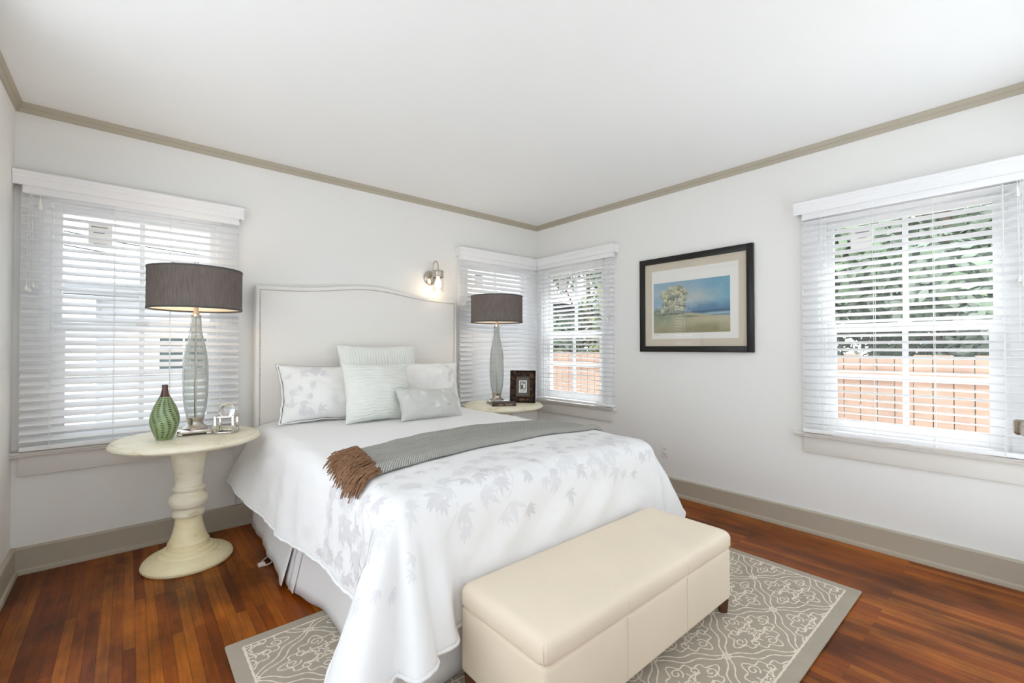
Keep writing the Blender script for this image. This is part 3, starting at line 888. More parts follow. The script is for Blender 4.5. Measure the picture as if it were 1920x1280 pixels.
# ------------------------------------------------------------------ storage bench
t = thing('storage_bench', (-1.878, -2.385, 0.0135), 'long cream upholstered storage bench at the foot of the bed', 'bench')
bx0, bx1, by0, by1 = -2.465, -1.292, -2.602, -2.178
m = MB(); m.box(bx0+0.004, bx1-0.004, by0+0.004, by1-0.004, 0.072, 0.299, 0.018, 4)
for sx_ in (bx0+(bx1-bx0)/3, bx0+2*(bx1-bx0)/3):
    m.box(sx_-0.0012, sx_+0.0012, by0+0.0015, by1-0.0015, 0.09, 0.29)
m.build('body', M['bench'], t)
def cushion(x0, x1, y0, y1, z0, z1, r, crown_):
    b = bmesh.new(); bmesh.ops.create_cube(b, size=1)
    for v in b.verts: v.co = Vector(((x0+x1)/2+v.co.x*(x1-x0), (y0+y1)/2+v.co.y*(y1-y0), (z0+z1)/2+v.co.z*(z1-z0)))
    bmesh.ops.subdivide_edges(b, edges=[e for e in b.edges if abs((e.verts[0].co-e.verts[1].co).z) < 1e-6], cuts=14, use_grid_fill=True)
    return b
m = MB()
n = 60; k = 28
us, vs_ = np.linspace(bx0, bx1, n), np.linspace(by0, by1, k)
prof = []
def lid_pt(fx, fy, r=0.030, z0=0.301, z1=0.380):
    pass
# lid as rounded superellipse pad
rows = []
for (ins, z) in ((0.012, 0.301), (0.003, 0.304), (0.0, 0.312), (0.0, 0.345), (0.003, 0.357), (0.010, 0.367), (0.020, 0.373), (0.040, 0.377), (0.09, 0.380), (0.15, 0.381)):
    ring = []
    x0, x1, y0, y1 = bx0+ins, bx1-ins, by0+ins, by1-ins
    r = max(0.028-ins*0.1, 0.02)
    for cx, cy, a0 in ((x1-r, y1-r, 0), (x0+r, y1-r, 90), (x0+r, y0+r, 180), (x1-r, y0+r, 270)):
        for q in range(7):
            a = math.radians(a0+15*q); ring.append((cx+r*math.cos(a), cy+r*math.sin(a), z))
    rows.append(ring)
P = np.array(rows)
vv = m.grid(P, closed_u=True)
m.bm.faces.new(vv[-1]); m.bm.faces.new(list(reversed(vv[0])))
for f_ in (1/3, 2/3):
    sx_ = bx0+(bx1-bx0)*f_
    m.tube([(sx_, by0-0.0004, 0.31), (sx_, by0-0.0004, 0.345), (sx_, by0+0.012, 0.3675), (sx_, by0+0.045, 0.3772), (sx_, by0+0.1, 0.3802), (sx_, by1-0.1, 0.3802), (sx_, by1-0.04, 0.377)], 0.0014, 6)
for (cx, cy) in ((bx0, by0), (bx1, by0)):
    s_ = 1 if cx == bx0 else -1
    for o_ in (-0.004, 0.004):
        m.tube([(cx+s_*(0.008+o_), cy+0.0077-o_, 0.305), (cx+s_*(0.008+o_), cy+0.0077-o_, 0.347), (cx+s_*(0.014+o_), cy+0.013-o_, 0.362)], 0.0009, 5)
ld = m.build('lid', M['bench'], t, smooth=50)
for x in (bx0+0.03, bx1-0.03):
    for y in (by0+0.03, by1-0.03):
        m = MB(); m.lathe([(0.019, 0.0136), (0.026, 0.074)], 4, c=(x, y, 0), X=None)
        m.build('leg', M['bench_leg'], t)

# ------------------------------------------------------------------ bed
HX0, HX1, HXC = -2.696, -1.098, -1.897
t = thing('bed', (HXC, -1.1, 0), 'queen bed with tall white camelback headboard and pleated white skirt', 'bed')
def hz(x, ins=0.0): return 1.606-ins+0.058*math.exp(-((x-HXC)/0.37)**2)
m = MB()
nx = 80
outl = [(HX0, 0.02)]+[(HX0+(HX1-HX0)*i/nx, hz(HX0+(HX1-HX0)*i/nx)) for i in range(nx+1)]+[(HX1, 0.02)]
def headboard_layer(outl, y_front, y_back, bev):
    b = bmesh.new()
    vs = [b.verts.new((x, y_front, z)) for x, z in outl]
    f = b.faces.new(vs)
    r = bmesh.ops.extrude_face_region(b, geom=[f])
    for v in [g for g in r['geom'] if isinstance(g, bmesh.types.BMVert)]: v.co.y = y_back
    ed = [e for e in b.edges if abs(e.verts[0].co.y-y_front) < 1e-6 and abs(e.verts[1].co.y-y_front) < 1e-6]
    bmesh.ops.bevel(b, geom=ed, offset=bev, segments=4, affect='EDGES', profile=0.5)
    return b
m.merge(headboard_layer(outl, -0.098, -0.025, 0.010), 0)
hb = m.build('headboard', M['headboard'], t, smooth=30)
m = MB()
path = []
ins = 0.026
yy = 0.62
zc = hz(HX0+ins, ins)
L = []
z = 0.60
while z < zc-0.004: L.append((HX0+ins, z)); z += 0.0118
x = HX0+ins
while x < HX1-ins: L.append((x, hz(x, ins))); x += 0.0118
z = zc
while z > 0.60: L.append((HX1-ins, z)); z -= 0.0118
for x, z in L:
    b = bmesh.new(); bmesh.ops.create_uvsphere(b, u_segments=8, v_segments=6, radius=0.0048)
    for v in b.verts: v.co = Vector((x+v.co.x, -0.0985+v.co.y*0.55, z+v.co.z))
    m.merge(b, 0)
m.build('nailhead_trim', M['nickel'], hb)
m = MB(); m.box(-2.655, -1.145, -2.115, -0.105, 0.40, 0.635, 0.045, 4); m.build('mattress', M['mattress'], t)
m = MB(); m.box(-2.645, -1.155, -2.105, -0.105, 0.18, 0.398, 0.02, 2); m.build('box_spring', M['mattress'], t)
# pleated skirt: three hanging panels, split at an open pleat on the left side
def skirt_panel(pts, name='bed_skirt'):
    pass
m = MB()
def skirt(pts_top, pts_bot, nz=10, amp=0.005, freq=15, mi=0):
    n_ = len(pts_top)
    P = np.zeros((nz+1, n_, 3)); ln = 0
    for i in range(n_):
        a, b = Vector(pts_top[i]), Vector(pts_bot[i])
        if i: ln += (Vector(pts_bot[i])-Vector(pts_bot[i-1])).length
        tv = (Vector(pts_bot[min(i+1, n_-1)])-Vector(pts_bot[max(i-1, 0)])); tv.z = 0; tv.normalize()
        nn = Vector((tv.y, -tv.x, 0))
        for k in range(nz+1):
            f = k/nz
            w = amp*f*math.sin(ln*freq)+amp*0.6*f*math.sin(ln*freq*2.3+1)
            P[k, i] = a.lerp(b, f**1.2)+nn*w
    m.grid(P, mi)
ys = np.linspace(-0.11, -1.07, 40)
skirt([(-2.652, y, 0.40) for y in ys], [(-2.712-0.045*((-y-0.11)/0.96)**1.4, y-0.0, 0.018) for y in ys])
ys = np.linspace(-1.085, -2.135, 40)
def xb(y):
    f = max(0, (-y-1.085)/1.0)
    return -2.742+0.072*min(1, f*2.6)**0.8-0.02*max(0, f-0.5)
skirt([(-2.652, y, 0.40) for y in ys], [(xb(y), y-0.035*max(0, 1-(-y-1.085)/0.3), 0.0185) for y in ys])
skirt([(-2.6505, y, 0.40) for y in (-1.0, -1.06, -1.10, -1.18)], [(-2.738, y, 0.0185) for y in (-1.0, -1.06, -1.10, -1.18)], amp=0.001)
xs = np.linspace(-2.70, -1.10, 40)
skirt([(x, -2.108, 0.40) for x in xs], [(x, -2.128, 0.0185) for x in xs], amp=0.004)
ys = np.linspace(-2.105, -0.11, 40)
skirt([(-1.148, y, 0.40) for y in ys], [(-1.115, y, 0.0185) for y in ys])
sk = m.build('bed_skirt', M['skirt'], t, smooth=60)
md = sk.modifiers.new('thick', 'SOLIDIFY'); md.thickness = 0.003; md.offset = 0

# ------------------------------------------------------------------ duvet
IX0, IX1, IY0 = -2.615, -1.195, -2.035     # flat top of the bed inside the rounded edge
ZT = 0.682
def sstep(a, b, x):
    f = min(1, max(0, (x-a)/(b-a))); return f*f*(3-2*f)
def nz3(x, y, z, s): return noise.noise(Vector((x*s, y*s, z)))
def duvet_pt(xf, yf):
    """flat sheet coordinates -> draped position"""
    cx = min(max(xf, IX0), IX1); cy = max(yf, IY0)
    ox, oy = xf-cx, yf-cy
    d = math.hypot(ox, oy)
    top = ZT + 0.012*math.sin(math.pi*min(1, max(0, (cx-IX0)/(IX1-IX0))))*1.0 + 0.008*nz3(cx, cy, 3.1, 2.2) + 0.004*nz3(cx, cy, 7.7, 6)
    if d < 1e-9: return Vector((cx, cy, top))
    nx, ny = ox/d, oy/d
    wl = nx*nx if nx < 0 else 0.0; wr = nx*nx if nx > 0 else 0.0; wf = ny*ny
    # flare angle below horizontal
    head = sstep(-0.9, -0.1, cy)
    phl = 76-16*head+5*sstep(-1.1, -1.8, cy)
    phf = 86
    phr = 62+4*head
    if cx < -2.44: phf = 86-16*sstep(-2.46, -2.54, cx)
    ph = math.radians(phl*wl+phr*wr+phf*wf)
    if nx < 0 and ny < 0: ph -= math.radians(23)*(4*nx*nx*ny*ny)**0.6
    R = 0.105
    da = R*ph
    if d < da:
        a = d/R; h = R*math.sin(a); z = top-R*(1-math.cos(a))
    else:
        e = d-da
        h = R*math.sin(ph)+e*math.cos(ph); z = top-R*(1-math.cos(ph))-e*math.sin(ph)
    # folds
    hang = sstep(0.08, 0.30, d)
    th = math.degrees(math.atan2(-oy, -ox)) if nx < 0 else math.degrees(math.atan2(-oy, ox))   # 0 side .. 90 foot
    corner = math.sin(math.radians(2*th)) if (abs(ox) > 1e-6 and abs(oy) > 1e-6) else 0.0
    if corner > 0:
        if nx < 0:
            h += hang*d*(0.06*math.exp(-((th-26)/16)**2) - 0.21*math.exp(-((th-60)/8)**2) + 0.07*math.exp(-((th-82)/12)**2))
        else:
            h += hang*d*(0.12*math.exp(-((th-30)/14)**2) - 0.10*math.exp(-((th-52)/7)**2) + 0.06*math.exp(-((th-70)/10)**2) - 0.06*math.exp(-((th-12)/6)**2))
    if wf > 0.99:
        h += hang*0.010*math.sin(cx*23+d*5)*(1 if cx > -2.3 else 0.3)*(0.4+0.6*nz3(cx, 0, 2, 3))
        h += 0.012*nz3(cx+d*0.5, d, 5, 5)*hang
    if wl > 0.99:
        h += hang*(0.003*math.sin(cy*26+d*14)+0.010*nz3(cy*2+d, d, 9, 2.5))
    if wl > 0.99:
        g_ = (cy*0.85-d*1.1)*34+4*nz3(cy, d, 1.5, 2)
        h += 0.0045*sstep(0.03, 0.2, d)*math.sin(g_)*(0.5+0.8*nz3(cy, d, 6.6, 3))
    if wf > 0.99:
        g_ = (cx*0.8+d*1.2)*26+4*nz3(cx, d, 2.5, 2)
        h += 0.006*hang*math.sin(g_)*(0.5+0.9*nz3(cx, d, 8.6, 3))
    if wr > 0.99:
        h += hang*0.012*math.sin(cy*21+d*6)
    p = Vector((cx+nx*h, cy+ny*h, z))
    # fine creases
    cr = 0.0035*nz3(p.x*1.0+p.z, p.y-p.z, 1.3, 14)+0.005*nz3(p.x, p.y+p.z*0.6, 4.2, 6)
    p.z += cr*(1-hang); p.x += nx*cr*hang; p.y += ny*cr*hang
    # keep behind the bench
    lim = -2.170
    if p.y < lim and p.z < 0.42 and p.x > -2.45:
        k_ = sstep(-2.47, -2.43, p.x); p.y = p.y*(1-k_)+lim*k_
    # under the right table top
    dd = math.hypot(p.x+0.835, p.y+0.45)
    if dd < 0.37:
        p.z = min(p.z, 0.648-0.02*(1-sstep(0.30, 0.37, dd)) + 0.03*sstep(0.33, 0.37, dd))
    if p.z < 0.03: p.z = 0.03+0.3*(p.z-0.03)*0
    return p
def dl(y): return 0.425+0.035*sstep(-0.2, -0.6, y)-0.055*sstep(-1.0, -1.75, y)           # left hang (flat length)
def dr(y): return 0.42+0.06*sstep(-1.0, -2.0, y)
def dfoot(x): return 0.525
YH = -0.112
NU, NV = 150, 150
P = np.zeros((NV+1, NU+1, 3))
def sheet(s, v):
    y = YH*(1-v)+(IY0-dfoot(0))*v
    yc = max(y, IY0)
    x0, x1 = IX0-dl(yc)-0.11*sstep(-2.0, -2.35, y), IX1+dr(yc)
    return x0+(x1-x0)*s, y
for j in range(NV+1):
    for i in range(NU+1):
        P[j, i] = duvet_pt(*sheet(i/NU, j/NV))
def duvet_n(x, y, e=0.006):
    a = duvet_pt(x+e, y)-duvet_pt(x-e, y); b = duvet_pt(x, y+e)-duvet_pt(x, y-e)
    n_ = a.cross(b)
    return n_.normalized() if n_.length > 1e-12 else Vector((0, 0, 1))
def on_duvet(x, y, off): return duvet_pt(x, y)+duvet_n(x, y)*off
t = thing('duvet', (HXC, -1.1, ZT), 'white duvet with pale grey leaf embroidery draped over the bed', 'duvet')
m = MB(); m.grid(P)
dv = m.build('cover', M['duvet'], t, smooth=180, recalc=False)
md = dv.modifiers.new('thick', 'SOLIDIFY'); md.thickness = 0.014; md.offset = 1
# rolled hem all round the hanging sides
m = MB()
hem = [P[j, 0] for j in range(NV+1)]+[P[NV, i] for i in range(NU+1)]+[P[j, NU] for j in range(NV, -1, -1)]
pts = [Vector(p)+Vector((0.0008*math.sin(k*1.3), 0.0008*math.sin(k*2.1), 0.0012*math.sin(k*0.9))) for k, p in enumerate(hem)]
m.tube(pts, [0.0062+0.0009*math.sin(k*1.9) for k in range(len(pts))], 8)
m.build('hem', M['duvet'], t, smooth=180)
# leaf sprays stitched on the cover
def on_sheet(q):
    return q.x > IX0-dl(max(q.y, IY0))+0.012 and q.x < IX1+dr(max(q.y, IY0))-0.012 and q.y > IY0-dfoot(0)+0.012
def leaf_shape(c, ang, L, W, mapf, mb, mi, off, inside=None):
    inside = on_sheet if mapf is on_duvet else None
    n_ = 5; u = Vector((math.cos(ang), math.sin(ang))); w = Vector((-u.y, u.x))
    left, right = [], []
    bend = rnd.uniform(-0.25, 0.25)
    for k in range(n_+1):
        f = k/n_
        ww = W*math.sin(math.pi*f**0.75)
        q = Vector(c)+u*(L*f)+w*(bend*L*f*f)
        left.append(q+w*ww); right.append(q-w*ww)
    for k in range(n_):
        quad = [left[k], left[k+1], right[k+1], right[k]]
        if inside and not all(inside(q) for q in quad): continue
        pts = [mapf(q.x, q.y, off) for q in quad]
        if k == 0: pts = [pts[0], pts[1], pts[2]]
        if k == n_-1: pts = [pts[0], pts[1], pts[3]]
        mb.poly(pts, mi)
def spray(c, ang, size, mapf, mb, mi=0, off=0.0007, nleaf=7, spread=2.4):
    for k in range(nleaf):
        a = ang+spread*(k/(nleaf-1)-0.5)+rnd.uniform(-0.12, 0.12)
        L = size*(1-0.45*abs(k/(nleaf-1)-0.5)*2)*rnd.uniform(0.8, 1.1)
        leaf_shape(c, a, L, L*0.13, mapf, mb, mi, off)
def stem(c, ang, L, mapf, mb, mi, off=0.0007, w=0.0010):
    p = Vector(c); pts = []
    for k in range(12):
        pts.append(p.copy()); a = ang+0.5*math.sin(k*0.45); p = p+Vector((math.cos(a), math.sin(a)))*(L/11)
    for a, b in zip(pts[:-1], pts[1:]):
        tv = (b-a).normalized(); nn = Vector((-tv.y, tv.x))*w
        mb.poly([mapf(q.x, q.y, off) for q in (a+nn, b+nn, b-nn, a-nn)], mi)
m = MB()
rnd.seed(4)
for i in range(20):                                     # band along the foot
    for j in range(4):
        x = IX0-0.02+(IX1-IX0+0.04)*(i+0.5+rnd.uniform(-0.4, 0.4))/20
        y = -1.84-0.115*j+rnd.uniform(-0.06, 0.06)
        spray((x, y), rnd.uniform(-2.6, -0.6), rnd.uniform(0.06, 0.095), on_duvet, m, 0 if rnd.random() < 0.72 else 1, nleaf=rnd.choice((5, 6, 7)))
for i in range(13):
    x = IX0+(IX1-IX0)*(i+0.5+rnd.uniform(-0.3, 0.3))/13
    stem((x, -1.95+rnd.uniform(-0.05, 0.05)), -1.5+rnd.uniform(-0.4, 0.4), rnd.uniform(0.2, 0.34), on_duvet, m, 1)
    stem((x, -1.80+rnd.uniform(-0.05, 0.05)), rnd.choice((0.1, 3.0))+rnd.uniform(-0.3, 0.3), rnd.uniform(0.12, 0.2), on_duvet, m, 0)
for i in range(46):                                     # dense patch on the near corner
    x = IX0-rnd.uniform(0.05, 0.42); y = rnd.uniform(-1.62, -2.12)
    spray((x, y), rnd.uniform(-3.0, -1.0), rnd.uniform(0.05, 0.09), on_duvet, m, rnd.choice((0, 1, 1)), nleaf=rnd.choice((5, 6, 7)))
for i in range(9):
    x = IX0-rnd.uniform(0.02, 0.2); y = rnd.uniform(-1.65, -2.05)
    stem((x, y), -2.6+rnd.uniform(-0.4, 0.4), rnd.uniform(0.15, 0.3), on_duvet, m, 1)
for i in range(7):
    spray((IX0-rnd.uniform(0.0, 0.3), IY0-rnd.uniform(0.05, 0.3)), rnd.uniform(-3.0, -1.0), rnd.uniform(0.05, 0.08), on_duvet, m, 0, nleaf=6)
m.build('leaf_embroidery', [M['leaf_thread'], M['leaf_dark']], t, smooth=0, recalc=False)

# ------------------------------------------------------------------ throw blanket
t = thing('throw_blanket', (-1.8, -1.5, ZT+0.01), 'grey herringbone knit throw with brown fringe laid across the bed', 'throw')
# flat outline: back edge and front edge as functions of u (0 left .. 1 right)
def throw_flat(u, v):
    xl = -2.515-0.075*v; xr = -0.985-0.03*v
    x = xl+(xr-xl)*u
    yb = np.interp(u, [0, 0.25, 0.5, 0.8, 1], [-1.36, -1.27, -1.225, -1.275, -1.36])
    yfr = np.interp(u, [0, 0.15, 0.35, 0.7, 0.88, 1], [-1.80, -1.755, -1.71, -1.715, -1.735, -1.80])
    return x, yb+(yfr-yb)*v
nu, nv = 150, 44
TP = np.zeros((nv+1, nu+1, 3)); UV = np.zeros((nv+1, nu+1, 2))
for j in range(nv+1):
    v = j/nv
    for i in range(nu+1):
        u = i/nu
        x, y = throw_flat(u, v)
        ed = min(1, v/0.04)*min(1, (1-v)/0.06)
        fold = 0.020*math.exp(-((v-0.93)/0.07)**2)+0.006*math.sin(v*9+u*3)
        TP[j, i] = on_duvet(x, y, 0.010+(0.006+fold)*max(0, ed)**0.5+0.004*noise.noise(Vector((x*9, y*9, 2))))
        UV[j, i] = (x, y)
m = MB(); m.grid(TP)
th_o = m.build('knit_body', M['throw'], t, smooth=180, recalc=False)
ul = th_o.data.uv_layers.new(name='UVMap')
flat = UV.reshape(-1, 2)
for lp in th_o.data.loops: ul.data[lp.index].uv = flat[lp.vertex_index]
md = th_o.modifiers.new('thick', 'SOLIDIFY'); md.thickness = 0.010; md.offset = 1
m = MB()
rnd.seed(9)
for k in range(150):
    v = (k+rnd.uniform(-0.4, 0.4))/149; v = min(1, max(0, v))
    x, y = throw_flat(0, v)
    x += 0.012
    L = rnd.uniform(0.15, 0.21)*(1.0 if v > 0.12 else 0.8)
    ang = math.pi+0.30+0.25*(v-0.4)+rnd.uniform(-0.28, 0.28)
    lift = rnd.uniform(0.004, 0.024)
    for tw in (0, math.pi):
        pts = []; px, py = x, y
        ns = 11
        ph0 = rnd.uniform(0, 6)
        for q in range(ns):
            f = q/(ns-1)
            a = ang+0.16*math.sin(f*4+ph0)+0.25*f
            pts.append(on_duvet(px, py, 0.008+lift*(1-0.6*f)+0.0015*math.sin(f*22+tw))+Vector((0.0018*math.cos(f*22+tw), 0.0018*math.sin(f*22+tw), 0)))
            px += math.cos(a)*L/ns; py += math.sin(a)*L/ns*0.9
        m.tube(pts, [0.0025]*(ns-1)+[0.0018], 5)
m.build('fringe', M['fringe'], t, smooth=180)

# ------------------------------------------------------------------ pillows
def pillow(name, label, W, H, T, base, lean, yaw, roll, material, rib=None, flange=0.0, wr=1.0, seed=0, leaves=None, group=None, pinch=0.075, edge=None, squash=0.0):
    """base: bottom centre; lean: back tilt; front of the pillow faces -Y"""
    t = thing(name, base, label, 'pillow', group)
    X = Matrix.Translation(base) @ Matrix.Rotation(yaw, 4, 'Z') @ Matrix.Rotation(-lean, 4, 'X') @ Matrix.Rotation(roll, 4, 'Y')
    n_ = 200 if rib else 84
    def pt(a, b, side):
        # a,b in -1..1
        ax, bz = abs(a), abs(b)
        k = 1-flange
        ia, ib = min(1, ax/k), min(1, bz/k)
        th_ = T*(max(0, 1-ia**2.4)**0.55)*(max(0, 1-ib**2.4)**0.55)
        x = a*W/2*(1-pinch*(1-b*b)*ax**2)
        z = b*H/2*(1-pinch*(1-a*a)*bz**2)
        wv = noise.noise(Vector((a*2.2+seed, b*2.2, seed*1.7)))*0.016*wr+noise.noise(Vector((a*6+seed, b*5, 3+seed)))*0.005*wr
        em = (1-ia**6)*(1-ib**6)
        y = -side*(th_*(1+0.0*a))-side*wv*em
        z += noise.noise(Vector((a*3, b*3, 9+seed)))*0.008*wr*(bz**2)
        x += noise.noise(Vector((a*3, b*3, 19+seed)))*0.008*wr*(ax**2)
        if flange and (ia >= 0.999 or ib >= 0.999):
            y += 0.008*noise.noise(Vector((a*7, b*7, seed)))
        if rib:
            q = b if rib == 'h' else a
            span = H if rib == 'h' else W
            wob = 0.25*noise.noise(Vector((a*3, b*3, 5+seed)))+0.05*math.sin((a if rib == 'h' else b)*7)
            y -= side*0.0030*math.sin((q*span/2/0.0034)+wob*12)*em
        # weight: squash the lowest part
        z = z+H/2
        if z < 0.06: y *= 1+squash
        return Vector((x, y, z))
    m = MB()
    F = np.zeros((n_+1, n_+1, 3)); B = np.zeros((n_+1, n_+1, 3))
    for j in range(n_+1):
        for i in range(n_+1):
            a, b = -1+2*i/n_, -1+2*j/n_
            F[j, i] = X @ pt(a, b, 1); B[j, i] = X @ pt(a, b, -1)
    m.grid(F); m.grid(B)
    bmesh.ops.remove_doubles(m.bm, verts=m.bm.verts[:], dist=0.0004)
    bmesh.ops.recalc_face_normals(m.bm, faces=m.bm.faces[:])
    if leaves:
        lm, spots = leaves
        mb = m
        def mp(x, z, off):
            a, b = x/(W/2), z/(H/2)
            p0 = pt(a, b, 1); e = 0.02
            n2 = (pt(a+e, b, 1)-p0).cross(pt(a, b+e, 1)-p0)
            n2 = n2.normalized() if n2.length > 1e-12 else Vector((0, -1, 0))
            if n2.y > 0: n2 = -n2
            return X @ (p0+n2*off)
        rnd.seed(seed+31)
        for (sx_, sz_, a, sz, nl) in spots:
            spray((sx_*W/2, sz_*H/2), a, sz, mp, mb, 1, 0.0022, nl)
    pc = m.build('cushion', [material]+([leaves[0]] if leaves else []), t, smooth=180, recalc=False)
    if edge is not None:
        m = MB()
        ring = [F[0, i] for i in range(n_+1)]+[F[j, n_] for j in range(n_+1)]+[F[n_, i] for i in range(n_, -1, -1)]+[F[j, 0] for j in range(n_, -1, -1)]
        m.tube([Vector(p) for p in ring], 0.0020, 6); m.build('piping', edge, pc, smooth=180)
    return t
pz = ZT+0.004
rnd.seed(21)
pillow('ribbed_pillow', 'tall pale green pillow with vertical ribs standing at the back against the headboard', 0.63, 0.53, 0.085,
       (-1.885, -0.29, pz), 0.16, 0.0, 0.0, M['ribbed'], rib='v', seed=3, group='pale green ribbed pillows', wr=0.8)
lv = [(-0.62+0.25*math.sin(k*2.1), -0.8+1.55*k/10, rnd.uniform(0, 6.28), rnd.uniform(0.05, 0.085), 6) for k in range(11)] + [(-0.35, 0.7, 0.2, 0.08, 6), (-0.2, 0.62, -0.4, 0.06, 5), (-0.3, -0.65, 0.3, 0.07, 6)]
pillow('pillow_sham', 'white pillow with grey leaf sprays leaning at the left side of the headboard', 0.66, 0.40, 0.095,
       (-2.290, -0.37, pz), 0.30, 0.0, 0.03, M['sham'], flange=0.055, seed=7, wr=1.2, edge=M['piping_grey'],
       leaves=(M['leaf_thread'], lv), group='white leaf pillow shams')
lv = [(0.68+0.15*math.sin(k*2.1), -0.7+1.5*k/8, rnd.uniform(0, 6.28), rnd.uniform(0.045, 0.07), 6) for k in range(9)]
pillow('pillow_sham', 'white pillow with grey leaf edge leaning at the right side of the headboard', 0.58, 0.40, 0.085,
       (-1.53, -0.38, pz), 0.30, -0.05, 0.04, M['sham'], flange=0.05, seed=13, wr=1.2,
       leaves=(M['leaf_thread'], lv), group='white leaf pillow shams')
pillow('ribbed_pillow', 'square pale green pillow with horizontal ribs standing in front of the others', 0.49, 0.415, 0.095,
       (-2.035, -0.60, pz), 0.30, 0.05, 0.04, M['ribbed'], rib='h', seed=5, group='pale green ribbed pillows', wr=0.9)
lv = [(-0.38, 0.55, -0.5, 0.055, 5), (0.42, 0.62, 2.6, 0.05, 5), (0.05, -0.45, 1.9, 0.055, 5), (0.30, -0.10, 1.3, 0.055, 5), (-0.78, 0.25, 1.8, 0.05, 4)]
pillow('lumbar_pillow', 'small grey oblong pillow with white leaves lying in front of the other pillows', 0.51, 0.235, 0.075,
       (-1.715, -0.745, pz), 0.48, 0.10, 0.06, M['lumbar'], seed=9, leaves=(M['white_leaf'], lv), wr=0.9, edge=M['lumbar'])

# ------------------------------------------------------------------ pedestal tables
TZ = 0.696
def pedestal_table(c, label, group):
    t = thing('pedestal_table', (c[0], c[1], 0), label, 'side table', group)
    o = (c[0], c[1], 0)
    m = MB(); m.lathe([(0.0001, 0.652), (0.29, 0.652), (0.318, 0.655), (0.336, 0.662), (0.345, 0.671), (0.3455, 0.679), (0.340, 0.688), (0.333, 0.6925), (0.329, 0.693), (0.3275, 0.691), (0.326, 0.6945), (0.322, 0.696), (0.0001, 0.696)], 96, c=o)
    m.build('table_top', M['cream'], t, smooth=28)
    m = MB(); m.lathe([(0.205, 0.0005), (0.211, 0.008), (0.212, 0.018), (0.207, 0.030), (0.192, 0.043), (0.160, 0.054), (0.142, 0.058), (0.140, 0.066), (0.134, 0.072), (0.122, 0.074), (0.120, 0.083), (0.112, 0.088), (0.098, 0.089)], 72, c=o)
    m.build('foot', M['cream_yellow'], t, smooth=28)
    m = MB(); m.lathe([(0.097, 0.0885), (0.0965, 0.116), (0.092, 0.121), (0.084, 0.140), (0.073, 0.175), (0.065, 0.215), (0.061, 0.247), (0.061, 0.252)], 64, c=o, mi=1)
    m.lathe([(0.061, 0.2515), (0.072, 0.256), (0.0765, 0.268), (0.073, 0.281), (0.065, 0.286), (0.063, 0.297), (0.066, 0.304),
                     (0.083, 0.314), (0.0915, 0.333), (0.0925, 0.349), (0.088, 0.366), (0.074, 0.379), (0.065, 0.384), (0.063, 0.392), (0.066, 0.397), (0.075, 0.402), (0.077, 0.412), (0.073, 0.420), (0.064, 0.425), (0.062, 0.434),
                     (0.064, 0.465), (0.070, 0.510), (0.079, 0.560), (0.086, 0.605), (0.0885, 0.630), (0.094, 0.652)], 64, c=o)
    m.build('column', [M['cream'], M['cream_yellow']], t, smooth=28)
    m = MB(); m.X = Matrix.Translation(o) @ Matrix.Rotation(math.radians(-20), 4, 'Z')
    m.box(-0.20, 0.20, -0.035, 0.035, 0.630, 0.652, 0.004)
    m.build('brace', M['cream'], t)
    return t
T1, T2 = (-3.078, -0.402), (-0.842, -0.452)
tb = pedestal_table(T1, 'round cream pedestal table left of the bed, holding the green vase', 'cream pedestal tables')
t2 = dup(tb, (T2[0]-T1[0], T2[1]-T1[1], 0), 'round cream pedestal table in the room corner, holding the photo frame', rotz=0.6)
for ch in t2.children:                # slightly smaller top in the corner
    pass

